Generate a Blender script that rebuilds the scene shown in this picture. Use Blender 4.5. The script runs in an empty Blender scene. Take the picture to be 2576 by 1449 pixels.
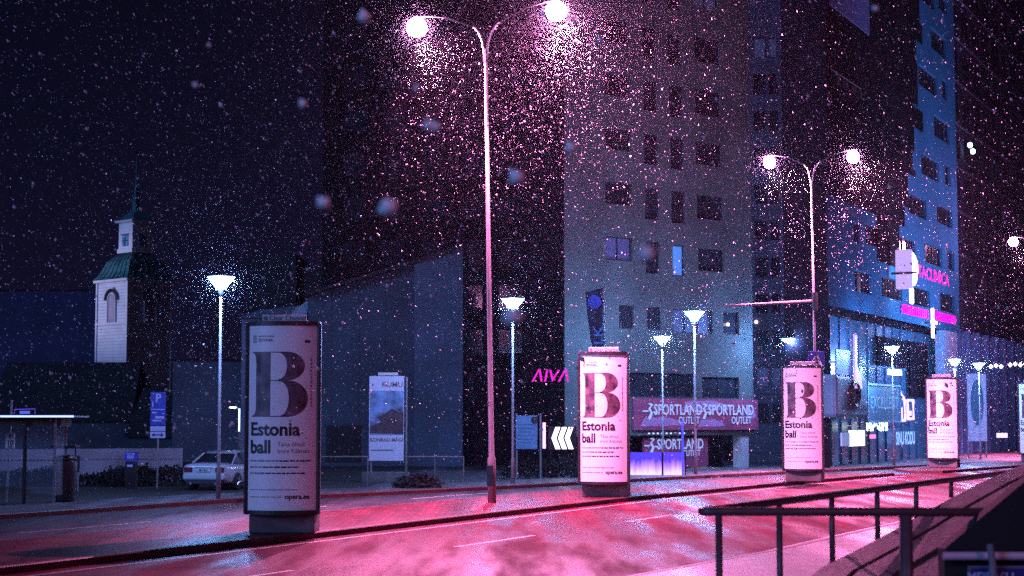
import bpy, bmesh, math, random
import numpy as np
from mathutils import Vector, Matrix
random.seed(7); np.random.seed(7)
S = bpy.context.scene; C = S.collection
# ------------------------------------------------------------------ camera
CAMH = 2.6; FPX = 4300.0; PITCH = math.radians(4.38); ROLL = 0.0
cd = bpy.data.cameras.new('camera'); cam = bpy.data.objects.new('camera', cd); C.objects.link(cam); S.camera = cam
cd.sensor_width = 36; cd.lens = 36 * FPX / 2576; cd.clip_start = .1; cd.clip_end = 2000
RM = Matrix.Rotation(math.radians(90) + PITCH, 3, 'X') @ Matrix.Rotation(ROLL, 3, 'Z')
cam.matrix_world = Matrix.Translation((0, 0, CAMH)) @ RM.to_4x4()
cd.dof.use_dof = True; cd.dof.focus_distance = 46; cd.dof.aperture_fstop = 2.8
# ------------------------------------------------------------------ night sky
w = bpy.data.worlds.new('World'); S.world = w; w.use_nodes = True
nt = w.node_tree; bg = nt.nodes['Background']
tc = nt.nodes.new('ShaderNodeTexCoord'); sx = nt.nodes.new('ShaderNodeSeparateXYZ'); cr = nt.nodes.new('ShaderNodeValToRGB')
nt.links.new(tc.outputs['Generated'], sx.inputs[0]); nt.links.new(sx.outputs['Z'], cr.inputs[0]); nt.links.new(cr.outputs[0], bg.inputs[0])
cr.color_ramp.elements[0].color = (.010, .0085, .036, 1); cr.color_ramp.elements[0].position = 0
cr.color_ramp.elements[1].color = (.0035, .0042, .016, 1); cr.color_ramp.elements[1].position = .25
bg.inputs[1].default_value = .55
S.view_settings.view_transform = 'Standard'; S.view_settings.look = 'None'; S.view_settings.exposure = 0; S.view_settings.gamma = 1
S.cycles.sample_clamp_indirect = 4; S.cycles.max_bounces = 5; S.cycles.use_denoising = False; S.cycles.volume_bounces = 0
PINK = (1, .225, .56); BLUE = (.20, .42, 1.0)
PINK_W = 36000; BLUE_E = 14
sl = bpy.data.lights.new('city_glow_fill', 'SUN'); sl.energy = 1.3; sl.color = (.17, .36, 1); sl.angle = math.radians(20)  # added blue fill sun from behind the camera, in place of city glow
so = bpy.data.objects.new('city_glow_fill', sl); C.objects.link(so); so.rotation_euler = Vector((.7, .65, -.3)).to_track_quat('-Z', 'Y').to_euler()

# ------------------------------------------------------------------ helpers
def ray(x, y):
    return (RM @ Vector(((x - 1288) / FPX, -(y - 724.5) / FPX, -1))).normalized()
def G(x, y, z=0.0):                       # ground point seen at (x, y)
    d = ray(x, y); t = (z - CAMH) / d.z; return Vector((d.x * t, d.y * t, z))
def P(x, y, D):                           # point at distance D seen at (x, y)
    d = ray(x, y); t = D / d.y; return Vector((d.x * t, D, CAMH + d.z * t))
class Plane:                              # an upright plane: facade coordinates s along, z up
    def __init__(s, p, ang):
        s.o = Vector((p[0], p[1], 0)); s.d = Vector((math.sin(ang), math.cos(ang), 0)); s.n = Vector((s.d.y, -s.d.x, 0)); s.ang = ang
    def sz(s, x, y):
        d = ray(x, y); c = Vector((0, 0, CAMH)); t = (s.o - c).dot(s.n) / d.dot(s.n); q = c + d * t
        return (q - s.o).dot(s.d), q.z
    def mat(s): return Matrix(((s.d.x, -s.n.x, 0, s.o.x), (s.d.y, -s.n.y, 0, s.o.y), (0, 0, 1, 0), (0, 0, 0, 1)))
    def rect(s, x0, y0, x1, y1):          # bounding pixels -> (s0,z0,s1,z1), perspective drop removed
        a = s.sz(x0, (y0 + y1) / 2)[0]; b = s.sz(x1, (y0 + y1) / 2)[0]
        cx, cy = (x0 + x1) / 2, (y0 + y1) / 2
        h0 = s.sz(cx, cy)[1]; ya = s.sz(cx, cy - 10)[1]
        k = (ya - h0) / 10
        za = proj((s.o + s.d * a) + Vector((0, 0, h0)))[1]; zb = proj((s.o + s.d * b) + Vector((0, 0, h0)))[1]
        hp = max((y1 - y0) - abs(za - zb) * .6, (y1 - y0) * .35)
        return a, h0 - hp / 2 * k, b, h0 + hp / 2 * k
def proj(p):
    q = RM.transposed() @ (Vector(p) - Vector((0, 0, CAMH)))
    return 1288 + FPX * q.x / -q.z, 724.5 - FPX * q.y / -q.z

_mats = {}
def mat(name, col, rough=.7, var=.25, scale=3., bump=.15, metal=0., spec=.5, bscale=None, brick=None, lines=None, coat=0., col2=None):
    if name in _mats: return _mats[name]
    m = bpy.data.materials.new(name); m.use_nodes = True; n = m.node_tree; b = n.nodes['Principled BSDF']; L = n.links.new
    t = n.nodes.new('ShaderNodeTexCoord'); no = n.nodes.new('ShaderNodeTexNoise'); no.inputs['Scale'].default_value = scale; no.inputs['Detail'].default_value = 6
    L(t.outputs['Object'], no.inputs['Vector'])
    r = n.nodes.new('ShaderNodeValToRGB'); L(no.outputs[0], r.inputs[0])
    c2 = col2 or tuple(c * (1 - var) for c in col); c1 = tuple(min(1, c * (1 + var)) for c in col) if not col2 else col
    r.color_ramp.elements[0].color = (*c2, 1); r.color_ramp.elements[0].position = .32
    r.color_ramp.elements[1].color = (*c1, 1); r.color_ramp.elements[1].position = .68
    out = r.outputs[0]; height = no.outputs[0]
    if bscale:
        nb = n.nodes.new('ShaderNodeTexNoise'); nb.inputs['Scale'].default_value = bscale; nb.inputs['Detail'].default_value = 4
        L(t.outputs['Object'], nb.inputs['Vector']); height = nb.outputs[0]
    if brick:
        br = n.nodes.new('ShaderNodeTexBrick'); br.inputs['Scale'].default_value = brick; br.inputs['Mortar Size'].default_value = .03
        br.inputs['Color1'].default_value = (1, 1, 1, 1); br.inputs['Color2'].default_value = (.7, .7, .7, 1); br.inputs['Mortar'].default_value = (.3, .3, .3, 1)
        L(t.outputs['Object'], br.inputs['Vector'])
        mx = n.nodes.new('ShaderNodeMix'); mx.data_type = 'RGBA'; mx.blend_type = 'MULTIPLY'; mx.inputs[0].default_value = 1
        L(out, mx.inputs[6]); L(br.outputs[0], mx.inputs[7]); out = mx.outputs[2]
    if lines:                              # horizontal boards
        wv = n.nodes.new('ShaderNodeTexWave'); wv.bands_direction = 'Z'; wv.wave_profile = 'SAW'; wv.inputs['Scale'].default_value = lines; wv.inputs['Distortion'].default_value = 0
        L(t.outputs['Object'], wv.inputs['Vector']); height = wv.outputs[1]
        r2 = n.nodes.new('ShaderNodeValToRGB'); L(wv.outputs[1], r2.inputs[0]); r2.color_ramp.elements[0].color = (.35, .35, .35, 1); r2.color_ramp.elements[1].position = .2; r2.color_ramp.elements[1].color = (1, 1, 1, 1)
        mx = n.nodes.new('ShaderNodeMix'); mx.data_type = 'RGBA'; mx.blend_type = 'MULTIPLY'; mx.inputs[0].default_value = 1
        L(out, mx.inputs[6]); L(r2.outputs[0], mx.inputs[7]); out = mx.outputs[2]
    L(out, b.inputs['Base Color'])
    if bump:
        bu = n.nodes.new('ShaderNodeBump'); bu.inputs['Strength'].default_value = bump; bu.inputs['Distance'].default_value = .02
        L(height, bu.inputs['Height']); L(bu.outputs[0], b.inputs['Normal'])
    b.inputs['Roughness'].default_value = rough; b.inputs['Metallic'].default_value = metal; b.inputs['Specular IOR Level'].default_value = spec
    b.inputs['Coat Weight'].default_value = coat
    _mats[name] = m; return m
def emi(name, col, st):
    if name in _mats: return _mats[name]
    m = bpy.data.materials.new(name); m.use_nodes = True; b = m.node_tree.nodes['Principled BSDF']
    b.inputs['Base Color'].default_value = (*[min(1, c * .6) for c in col], 1); b.inputs['Emission Color'].default_value = (*col, 1); b.inputs['Emission Strength'].default_value = st
    _mats[name] = m; return m
def wet(name, col, r0, r1, scale, bump=.3, brick=None, col2=None):
    m = mat(name, col, .5, .3, scale, bump, bscale=14, brick=brick, col2=col2); n = m.node_tree; b = n.nodes['Principled BSDF']; L = n.links.new
    t = n.nodes.new('ShaderNodeTexCoord'); mp = n.nodes.new('ShaderNodeMapping'); mp.inputs['Rotation'].default_value = (0, 0, math.radians(28)); mp.inputs['Scale'].default_value = (.55, .07, .3)
    no = n.nodes.new('ShaderNodeTexNoise'); no.inputs['Scale'].default_value = 1.6; no.inputs['Detail'].default_value = 5
    L(t.outputs['Object'], mp.inputs[0]); L(mp.outputs[0], no.inputs['Vector'])
    mr = n.nodes.new('ShaderNodeMapRange'); mr.inputs[1].default_value = .38; mr.inputs[2].default_value = .62; mr.inputs[3].default_value = r0; mr.inputs[4].default_value = r1
    L(no.outputs[0], mr.inputs[0]); L(mr.outputs[0], b.inputs['Roughness'])
    m2 = n.nodes.new('ShaderNodeMapping'); m2.inputs['Rotation'].default_value = (0, 0, math.radians(27.5)); m2.inputs['Scale'].default_value = (1.1, .03, 1)
    n2 = n.nodes.new('ShaderNodeTexNoise'); n2.inputs['Scale'].default_value = 1.3; n2.inputs['Detail'].default_value = 3; L(t.outputs['Object'], m2.inputs[0]); L(m2.outputs[0], n2.inputs['Vector'])
    r3 = n.nodes.new('ShaderNodeMapRange'); r3.inputs[1].default_value = .35; r3.inputs[2].default_value = .65; r3.inputs[3].default_value = .6; r3.inputs[4].default_value = 1.2; L(n2.outputs[0], r3.inputs[0])
    n4 = n.nodes.new('ShaderNodeTexNoise'); n4.inputs['Scale'].default_value = 26; n4.inputs['Detail'].default_value = 3; L(t.outputs['Object'], n4.inputs['Vector'])
    r4 = n.nodes.new('ShaderNodeMapRange'); r4.inputs[1].default_value = .35; r4.inputs[2].default_value = .65; r4.inputs[3].default_value = .75; r4.inputs[4].default_value = 1.25; L(n4.outputs[0], r4.inputs[0])
    mu = n.nodes.new('ShaderNodeMath'); mu.operation = 'MULTIPLY'; L(r3.outputs[0], mu.inputs[0]); L(r4.outputs[0], mu.inputs[1])
    src = b.inputs['Base Color'].links[0].from_socket; mx = n.nodes.new('ShaderNodeMix'); mx.data_type = 'RGBA'; mx.blend_type = 'MULTIPLY'; mx.inputs[0].default_value = 1
    L(src, mx.inputs[6]); L(mu.outputs[0], mx.inputs[7]); L(mx.outputs[2], b.inputs['Base Color']); return m

class MB:
    def __init__(s): s.v = []; s.f = []
    def add(s, vs, fs):
        k = len(s.v); s.v += [tuple(v) for v in vs]; s.f += [tuple(i + k for i in f) for f in fs]; return s
    def box(s, x0, x1, y0, y1, z0, z1, M=None):
        vs = [Vector((x, y, z)) for z in (z0, z1) for y in (y0, y1) for x in (x0, x1)]
        if M: vs = [M @ v for v in vs]
        return s.add(vs, [(0, 2, 3, 1), (4, 5, 7, 6), (0, 1, 5, 4), (2, 6, 7, 3), (0, 4, 6, 2), (1, 3, 7, 5)])
    def prism(s, pts, z0, z1):            # pts counter-clockwise (x,y)
        n = len(pts); return s.add([(p[0], p[1], z0) for p in pts] + [(p[0], p[1], z1) for p in pts],
            [tuple(range(n - 1, -1, -1)), tuple(range(n, 2 * n))] + [(i, (i + 1) % n, n + (i + 1) % n, n + i) for i in range(n)])
    def tube(s, pts, r, n=10, cap=True):
        pts = [Vector(p) for p in pts]; rs = r if isinstance(r, (list, tuple)) else [r] * len(pts); rings = []
        prev = None
        for i, p in enumerate(pts):
            d = (pts[min(i + 1, len(pts) - 1)] - pts[max(i - 1, 0)]).normalized()
            a = prev if prev is not None else (Vector((1, 0, 0)) if abs(d.x) < .8 else Vector((0, 1, 0)))
            u = (a - d * a.dot(d)).normalized(); v = d.cross(u); prev = u
            rings.append([p + (u * math.cos(2 * math.pi * k / n) + v * math.sin(2 * math.pi * k / n)) * rs[i] for k in range(n)])
        vs = [q for g in rings for q in g]; fs = [(i * n + k, i * n + (k + 1) % n, (i + 1) * n + (k + 1) % n, (i + 1) * n + k) for i in range(len(pts) - 1) for k in range(n)]
        if cap: fs += [tuple(range(n - 1, -1, -1)), tuple(range((len(pts) - 1) * n, len(pts) * n))]
        return s.add(vs, fs)
    def lathe(s, prof, n=20, M=None, sx=1, sy=1):
        vs = []
        for r, z in prof:
            for k in range(n):
                v = Vector((r * math.cos(2 * math.pi * k / n) * sx, r * math.sin(2 * math.pi * k / n) * sy, z)); vs.append(M @ v if M else v)
        m = len(prof); return s.add(vs, [(i * n + k, i * n + (k + 1) % n, (i + 1) * n + (k + 1) % n, (i + 1) * n + k) for i in range(m - 1) for k in range(n)] + [tuple(range(n - 1, -1, -1)), tuple(range((m - 1) * n, m * n))])
    def build(s, name, m, parent=None, bevel=0, smooth=False):
        me = bpy.data.meshes.new(name); me.from_pydata(s.v, [], s.f); me.materials.append(m); me.update()
        o = bpy.data.objects.new(name, me); C.objects.link(o)
        if parent: o.parent = parent
        if smooth:
            me.polygons.foreach_set('use_smooth', [len(p.vertices) == 4 for p in me.polygons])
        if bevel:
            b = o.modifiers.new('bevel', 'BEVEL'); b.width = bevel; b.segments = 2; b.limit_method = 'ANGLE'
        return o
def tag(o, label=None, cat=None, group=None, kind=None):
    for k, v in (('label', label), ('category', cat), ('group', group), ('kind', kind)):
        if v: o[k] = v
    return o
def empty(name, loc, label, cat, group=None, M=None):
    o = bpy.data.objects.new(name, None); C.objects.link(o); o.empty_display_size = .3
    if M is not None: o.matrix_world = M
    else: o.location = loc
    return tag(o, label, cat, group)
def copy_tree(o, parent=None):
    c = o.copy(); C.objects.link(c); c.parent = parent
    for ch in list(o.children): copy_tree(ch, c)
    return c
def bar(a, b, r, n=8): return MB().tube([a, b], r, n)
def textmesh(s, size, x, z, y=0, off=0., align='CENTER', wid=1., ext=0., ital=0., rot=0.):
    """text laid out in the x-z plane, facing -y -> (verts, faces)"""
    cu = bpy.data.curves.new('t', 'FONT'); cu.body = s; cu.size = size; cu.align_x = align; cu.align_y = 'CENTER'; cu.offset = off; cu.extrude = ext; cu.resolution_u = 3; cu.shear = ital
    o = bpy.data.objects.new('t', cu); C.objects.link(o); bpy.context.view_layer.update()
    me = bpy.data.meshes.new_from_object(o.evaluated_get(bpy.context.evaluated_depsgraph_get()))
    vs = []
    for v in me.vertices:
        a, b = v.co.x * wid, v.co.y
        a, b = a * math.cos(rot) - b * math.sin(rot), a * math.sin(rot) + b * math.cos(rot)
        vs.append((x + a, y - v.co.z, z + b))
    fs = [tuple(p.vertices) for p in me.polygons]
    bpy.data.objects.remove(o); bpy.data.curves.remove(cu); bpy.data.meshes.remove(me); return vs, fs

def facade(root, W, H, opens, wallm, glassm, framem, depth=.22, name='wall', s0=0., z0=0., back=None, mull=1):
    """wall in local x-z plane facing -y with real openings; each window a pane with its frame as sub-part"""
    xs = sorted({s0, W} | {v for o in opens for v in (o[0], o[2])}); zs = sorted({z0, H} | {v for o in opens for v in (o[1], o[3])})
    m = MB()
    for i in range(len(xs) - 1):
        for j in range(len(zs) - 1):
            cx, cz = (xs[i] + xs[i + 1]) / 2, (zs[j] + zs[j + 1]) / 2
            if cx < s0 or cx > W or cz < z0 or cz > H or any(o[0] < cx < o[2] and o[1] < cz < o[3] for o in opens): continue
            m.add([(xs[i], 0, zs[j]), (xs[i + 1], 0, zs[j]), (xs[i + 1], 0, zs[j + 1]), (xs[i], 0, zs[j + 1])], [(0, 1, 2, 3)])
    for o in opens:
        a, b, c, d = o[:4]; q = depth
        m.add([(a, 0, b), (c, 0, b), (c, 0, d), (a, 0, d), (a, q, b), (c, q, b), (c, q, d), (a, q, d)], [(0, 4, 5, 1), (1, 5, 6, 2), (2, 6, 7, 3), (3, 7, 4, 0)])
    if back:                              # the body behind the face
        m.add([(s0, 0, z0), (W, 0, z0), (W, 0, H), (s0, 0, H), (s0, back, z0), (W, back, z0), (W, back, H), (s0, back, H)], [(0, 3, 7, 4), (1, 5, 6, 2), (3, 2, 6, 7), (4, 7, 6, 5)])
    wo = m.build(name, wallm, root)
    for o in opens:
        a, b, c, d = o[:4]; gm = o[4] if len(o) > 4 and o[4] else glassm
        p = MB().add([(a, depth, b), (c, depth, b), (c, depth, d), (a, depth, d)], [(0, 1, 2, 3)]).build('window', gm, root)
        t = .05; f = MB(); y0, y1 = depth - .07, depth - .003
        f.box(a, a + t, y0, y1, b, d); f.box(c - t, c, y0, y1, b, d); f.box(a + t, c - t, y0, y1, b, b + t); f.box(a + t, c - t, y0, y1, d - t, d)
        nm = max(0, round((c - a) / 1.1) - 1) * mull
        for k in range(nm):
            xx = a + (c - a) * (k + 1) / (nm + 1); f.box(xx - t / 2, xx + t / 2, y0 + .01, y1, b + t, d - t)
        f.build('frame', framem, p)
    return wo
# ------------------------------------------------------------------ materials
ASPH = wet('wet_pink_lit_asphalt', (.125, .011, .028), .36, .85, 2.2, .45, col2=(.085, .008, .02))  # pink lamp light is mixed into the asphalt's red base colour
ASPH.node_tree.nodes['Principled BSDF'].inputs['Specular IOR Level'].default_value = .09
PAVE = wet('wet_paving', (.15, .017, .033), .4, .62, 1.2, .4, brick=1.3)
WALK = wet('damp_pavement', (.13, .12, .13), .38, .6, 1.4, .35)
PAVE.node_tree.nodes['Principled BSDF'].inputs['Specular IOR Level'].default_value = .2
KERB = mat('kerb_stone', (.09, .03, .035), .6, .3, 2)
LINE = mat('road_paint', (.5, .47, .47), .5, .4, 9, .1, col2=(.16, .15, .15))
GRND = mat('dark_soil', (.06, .06, .06), .9, .4, 1.5)
GALV = mat('galvanised_steel', (.22, .2, .22), .5, .12, 6, .05, metal=.3)
DARKM = mat('dark_metal', (.02, .02, .024), .45, .2, 5, .05, metal=.2)
FRAME = mat('frame_metal', (.035, .03, .035), .4, .2, 6, .05, metal=.3)
WHITEP = mat('poster_paper', (.88, .88, .88), .35, .03, 3, .0)
INK = mat('poster_ink', (.022, .015, .022), .4, .2, 5, 0)
INK2 = mat('poster_grey_ink', (.22, .17, .2), .4, .2, 5, 0)
ART = mat('letter_photo_print', (.21, .12, .17), .4, .5, 4.5, 0, col2=(.025, .012, .02))
GLASS = mat('dark_glass', (.018, .022, .03), .12, .4, .7, .06, spec=.6)
PINKE = emi('sodium_lamp_glow', (1, .36, .78), 270)
BLUEE = emi('white_lamp_glow', BLUE, BLUE_E)

# ------------------------------------------------------------------ ground and road
MB().add([(-400, -60, -.03), (500, -60, -.03), (500, 900, -.03), (-400, 900, -.03)], [(0, 1, 2, 3)]).build('ground', GRND)['kind'] = 'structure'
U = Vector((math.sin(math.radians(27.5)), math.cos(math.radians(27.5)), 0)); N = Vector((U.y, -U.x, 0))   # N points to the near side
def ext(pts, a=40, b=160):
    pts = [Vector((p[0], p[1], 0)) for p in pts]; return [pts[0] - (pts[1] - pts[0]).normalized() * a] + pts + [pts[-1] + (pts[-1] - pts[-2]).normalized() * b]
front = ext([G(*q) for q in [(0, 1447), (800, 1354), (1237, 1302), (1600, 1259), (2000, 1219), (2250, 1197)]], 30, 0)[:-1]
front = front[:]                              # near edge of the first median
farm = [q - N * wd for q, wd in zip(front, (4.6, 4.5, 4.4, 4.4, 4.3, 3.6, .9))]
near = ext([G(*q) for q in [(1680, 1449), (1960, 1396), (2200, 1340)]], 40, 170)
fark = ext([G(*q) for q in [(0, 1306), (600, 1263), (1120, 1238), (1700, 1206), (2100, 1186)]], 40, 150)
# asphalt sheet between the far kerb and the near kerb
a = fark[0]; b_ = fark[-1]; c_ = near[-1]; d_ = near[0]
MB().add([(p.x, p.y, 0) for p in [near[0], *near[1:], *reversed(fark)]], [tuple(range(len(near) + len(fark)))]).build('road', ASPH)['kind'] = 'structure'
ASP2 = wet('neutral_asphalt', (.05, .05, .06), .34, .6, 1.4, .4, col2=(.03, .03, .036))  # same asphalt without the pink light tint, for the blue-lit far carriageway
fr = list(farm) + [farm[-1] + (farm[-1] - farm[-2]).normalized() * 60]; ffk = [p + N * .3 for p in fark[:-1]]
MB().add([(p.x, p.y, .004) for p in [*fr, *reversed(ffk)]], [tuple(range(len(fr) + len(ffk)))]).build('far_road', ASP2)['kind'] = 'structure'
def slab(name, pts, z, m, kerb=True):
    """raised slab: ccw outline, inner top and a kerb strip all round"""
    pts = [Vector((p[0], p[1], 0)) for p in pts]
    ar = sum(pts[i].x * pts[(i + 1) % len(pts)].y - pts[(i + 1) % len(pts)].x * pts[i].y for i in range(len(pts)))
    if ar < 0: pts.reverse()
    n = len(pts); kw = .16; inn = []
    for i in range(n):
        e0 = (pts[i] - pts[i - 1]).normalized(); e1 = (pts[(i + 1) % n] - pts[i]).normalized()
        n0 = Vector((-e0.y, e0.x, 0)); n1 = Vector((-e1.y, e1.x, 0)); bi = (n0 + n1).normalized(); inn.append(pts[i] + bi * kw / max(.35, bi.dot(n1)))
    t = MB().add([(p.x, p.y, z - .004) for p in inn], [tuple(range(n))]).build(name, m); t['kind'] = 'structure'
    if kerb:
        k = MB(); vs = [(p.x, p.y, -.02) for p in pts] + [(p.x, p.y, z - .02) for p in pts] + [(p.x + (q.x - p.x) * .12, p.y + (q.y - p.y) * .12, z) for p, q in zip(pts, inn)] + [(q.x, q.y, z) for q in inn]
        fs = []
        for i in range(n):
            j = (i + 1) % n
            for l in range(3): fs.append((l * n + i, l * n + j, (l + 1) * n + j, (l + 1) * n + i))
        k.add(vs, fs).build('kerb', KERB)['kind'] = 'structure'
    return t
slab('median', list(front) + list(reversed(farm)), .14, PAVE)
g4 = G(2320, 1190); g5 = G(2560, 1172)
dd = Vector((g5.x - g4.x, g5.y - g4.y, 0)).normalized(); nn = Vector((dd.y, -dd.x, 0))
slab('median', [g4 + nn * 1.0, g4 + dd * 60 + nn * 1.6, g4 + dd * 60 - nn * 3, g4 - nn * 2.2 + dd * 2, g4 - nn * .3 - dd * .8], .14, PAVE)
slab('pavement', [near[0], *near[1:], near[-1] + N * 60, near[0] + N * 60], .13, WALK)
slab('pavement', [fark[0], *fark[1:], fark[-1] - N * 7, *[p - N * 3.4 for p in reversed(fark[1:-1])], fark[0] - N * 3.4], .13, WALK)
# verge between the pavement and the walls, plaza towards the shops
MB().add([(p.x, p.y, -.02 + .1) for p in [fark[0] - N * 3.38, fark[1] - N * 3.38, fark[2] - N * 3.38, fark[3] - N * 3.38, Vector((-2, 140, 0)), Vector((-140, 140, 0)), Vector((-140, 10, 0))]], [tuple(range(7))]).build('verge', mat('dark_grass', (.02, .024, .022), .95, .5, 3, .6, bscale=12))['kind'] = 'structure'
MB().add([(p.x, p.y, .085) for p in [fark[3] - N * 3.38, fark[4] - N * 3.38, fark[5] - N * 3.38, fark[6] - N * 6.9, Vector((60, 300, 0)), Vector((-2, 140, 0))]], [tuple(range(6))]).build('plaza', WALK)['kind'] = 'structure'
# painted lines
def stripe(pts, w0, dash=None, z=.004):
    m = MB(); acc = 0
    for i in range(len(pts) - 1):
        a, b = pts[i], pts[i + 1]; d = b - a; L = d.length; d.normalize(); q = Vector((d.y, -d.x, 0)) * w0 / 2; t = 0
        while t < L:
            if dash:
                e = min(L, t + dash[0]); m.add([(*(a + d * t - q)[:2], z), (*(a + d * t + q)[:2], z), (*(a + d * e + q)[:2], z), (*(a + d * e - q)[:2], z)], [(0, 1, 2, 3)]); t += dash[0] + dash[1]
            else:
                m.add([(*(a - q)[:2], z), (*(a + q)[:2], z), (*(b + q)[:2], z), (*(b - q)[:2], z)], [(0, 1, 2, 3)]); t = L
    return m
stripe([p + N * .55 for p in front], .12).build('edge_line', LINE)['kind'] = 'structure'
stripe([p + N * 3.9 for p in front], .12, (3, 6)).build('lane_line', LINE)['kind'] = 'structure'
stripe([p - N * 2.6 for p in farm[:-1]], .12, (3, 5), .008).build('lane_line', LINE)['kind'] = 'structure'
stripe([p - N * .5 for p in near], .11).build('edge_line', LINE)['kind'] = 'structure'

# ------------------------------------------------------------------ tall street lamps (pink)
def area(parent, loc, power, col, size, spread=160):
    l = bpy.data.lights.new('lamp_light', 'SPOT'); l.shadow_soft_size = size; l.energy = power; l.color = col; l.spot_size = math.radians(spread); l.spot_blend = .35
    o = bpy.data.objects.new('lamp_light', l); C.objects.link(o); o.parent = parent; o.location = loc; o.rotation_euler = (0, math.radians(-34 if loc[0] > 0 else -40), 0); return o
LH = 14.6
def tall_lamp():
    t = empty('street_lamp', (0, 0, 0), '', '')
    MB().tube([(0, 0, 0), (0, 0, 1.3), (0, 0, 1.36), (0, 0, 6), (0, 0, LH - 1.0)], [.125, .12, .085, .07, .05], 14).build('pole', GALV, t, smooth=True)
    MB().box(-.1, .1, -.128, -.118, .5, 1.1).build('service_door', DARKM, t, .004)
    for s in (-1, 1):
        pts = [(s * .03, 0, LH - 1.4), (s * .05, 0, LH - 1.0), (s * .10, 0, LH - .72), (s * .2, 0, LH - .48), (s * .38, 0, LH - .28), (s * .7, 0, LH - .14), (s * 1.3, 0, LH + .12), (s * 2.2, 0, LH + .26)]
        MB().tube(pts[:5], [.045, .045, .043, .04, .038], 8).build('arm', GALV, t, smooth=True)
        MB().tube(pts[4:], [.034, .028, .024, .022], 8).build('arm_tip', DARKM, t, smooth=True)  # dark metal stands in for the outer arm lying unlit
        h = MB().lathe([(.03, .3), (.09, .285), (.12, .25), (.115, .213)], 14, Matrix.Translation((s * 2.3, 0, LH))).build('lamp_head', DARKM, t, smooth=True)
        MB().lathe([(.03, -.37), (.14, -.35), (.25, -.28), (.31, -.16), (.315, -.05), (.28, .06), (.2, .15), (.1, .21)], 18, Matrix.Translation((s * 2.3, 0, LH)), 1.0, 1.0).build('lens', PINKE, h, smooth=True)  # globe swollen to imitate the glare around the lamp
        area(t, (s * 2.3, 0, LH - .58), PINK_W, PINK, .1, 152 if s > 0 else 122)
    return t
yaw = -math.radians(23)
def setlamp(o, x, y, label):
    o.location = (x, y, .13); o.rotation_euler = (0, math.radians(-.95 if y < 60 else -.4), yaw); tag(o, label, 'street lamp', 'tall twin-arm street lamps on the median')
L1 = tall_lamp(); p = G(1238, 1276); setlamp(L1, p.x, p.y, 'tall twin-arm steel street lamp nearest the camera, between the first two advertising columns')
L_fill = copy_tree(L1); L_fill.location = (13, -8, .13); L_fill.rotation_euler = (0, 0, yaw + math.pi); tag(L_fill, 'added tall twin-arm lamp behind the camera, unseen fill for the parapet and rail', 'street lamp')  # unseen lamp added behind the camera to light parapet and rail
for o in list(L_fill.children):
    if o.type == 'LIGHT':
        if o.location.x < 0: bpy.data.objects.remove(o)
        else: o.data = o.data.copy(); o.data.energy = 900
L2 = copy_tree(L1); p = G(2056, 1203); setlamp(L2, p.x, p.y, 'tall twin-arm street lamp with a signal arm, rising behind the third advertising column'); L2.scale = (.82, .82, .965)
q = P(2560, 625, 116); L3 = copy_tree(L1); setlamp(L3, q.x + 1.9, 115, 'far twin-arm street lamp at the right edge with only its left lamp head in view')
# signal arm and crossing sign on the second pole
sr = empty('signal_arm', L2.location, 'long thin horizontal steel arm clamped to the second tall street lamp', 'signal arm')
zA = P(2052, 757, L2.location.y).z; e = P(1742, 774, L2.location.y - .8) - L2.location
MB().tube([(0, 0, zA - .13), tuple(e)], [.07, .035], 8).build('arm', GALV, sr, smooth=True)
MB().tube([(0, 0, zA - .55), (0, 0, zA + .25)], .13, 12).build('clamp', DARKM, sr)
def zat(x, y, D): return P(x, y, D).z

# ------------------------------------------------------------------ park lamps (white bowls)
def bowl_lamp(h):
    t = empty('post_lamp', (0, 0, 0), '', '')
    MB().tube([(0, 0, 0), (0, 0, .9), (0, 0, .95), (0, 0, h - .55)], [.075, .07, .05, .04], 12).build('pole', GALV, t, smooth=True)
    MB().lathe([(.05, h - .6), (.07, h - .45), (.15, h - .40), (.17, h - .36)], 14).build('neck', GALV, t, smooth=True)
    b = MB().lathe([(.16, h - .355), (.24, h - .22), (.36, h - .09), (.42, h)], 20).build('lamp_bowl', BLUEE, t, smooth=True)
    for i in range(3):
        l = bpy.data.lights.get('bowl_light') or bpy.data.lights.new('bowl_light', 'POINT'); l.energy = 700; l.color = BLUE; l.specular_factor = .2; l.shadow_soft_size = .09
        lo = bpy.data.objects.new('bowl_light', l); C.objects.link(lo); lo.parent = t; lo.location = (.46 * math.cos(i * 2.094 - 1.57), .46 * math.sin(i * 2.094 - 1.57), h - .2)
    MB().lathe([(.425, h + .003), (.43, h + .03), (.3, h + .07), (.05, h + .09)], 20).build('lamp_cap', DARKM, b, smooth=True)
    return t
bl = bowl_lamp(6.75)
specs = [(549, 1256, 697, 'white bowl post lamp between the church tower and the first advertising column'),
 (1290, 1216, 752, 'white bowl post lamp just right of the first tall street lamp'),
 (1750, 1190, 784, 'white bowl post lamp before the red shop banner, under the end of the signal arm'),
 (1668, 1172, 847, 'smaller bowl post lamp standing left of the brightest one before the red shop banner'),
 (1991, 1168, 852, 'bowl post lamp whose glowing head shows just left of the third column top'),
 (2249, 1160, 872, 'bowl post lamp in front of the framed blue shop sign'),
 (2406, 1148, 904, 'bowl post lamp directly above the fourth advertising column'),
 (2467, 1146, 914, 'bowl post lamp right of the fourth column, in front of the pale banner')]
for i, (x, yb, yt, lab) in enumerate(specs):
    o = bl if i == 0 else copy_tree(bl)
    D = (53.5, 66, 77, 80, 88, 92, 100, 105)[i]; q = P(x, yb, D); k = (P(x, yt, D).z - .1) / 6.75; o.scale = (k, k, k); o.location = (q.x, D, .1); tag(o, lab, 'lamp post', 'white bowl lamps along the far pavement')

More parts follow.
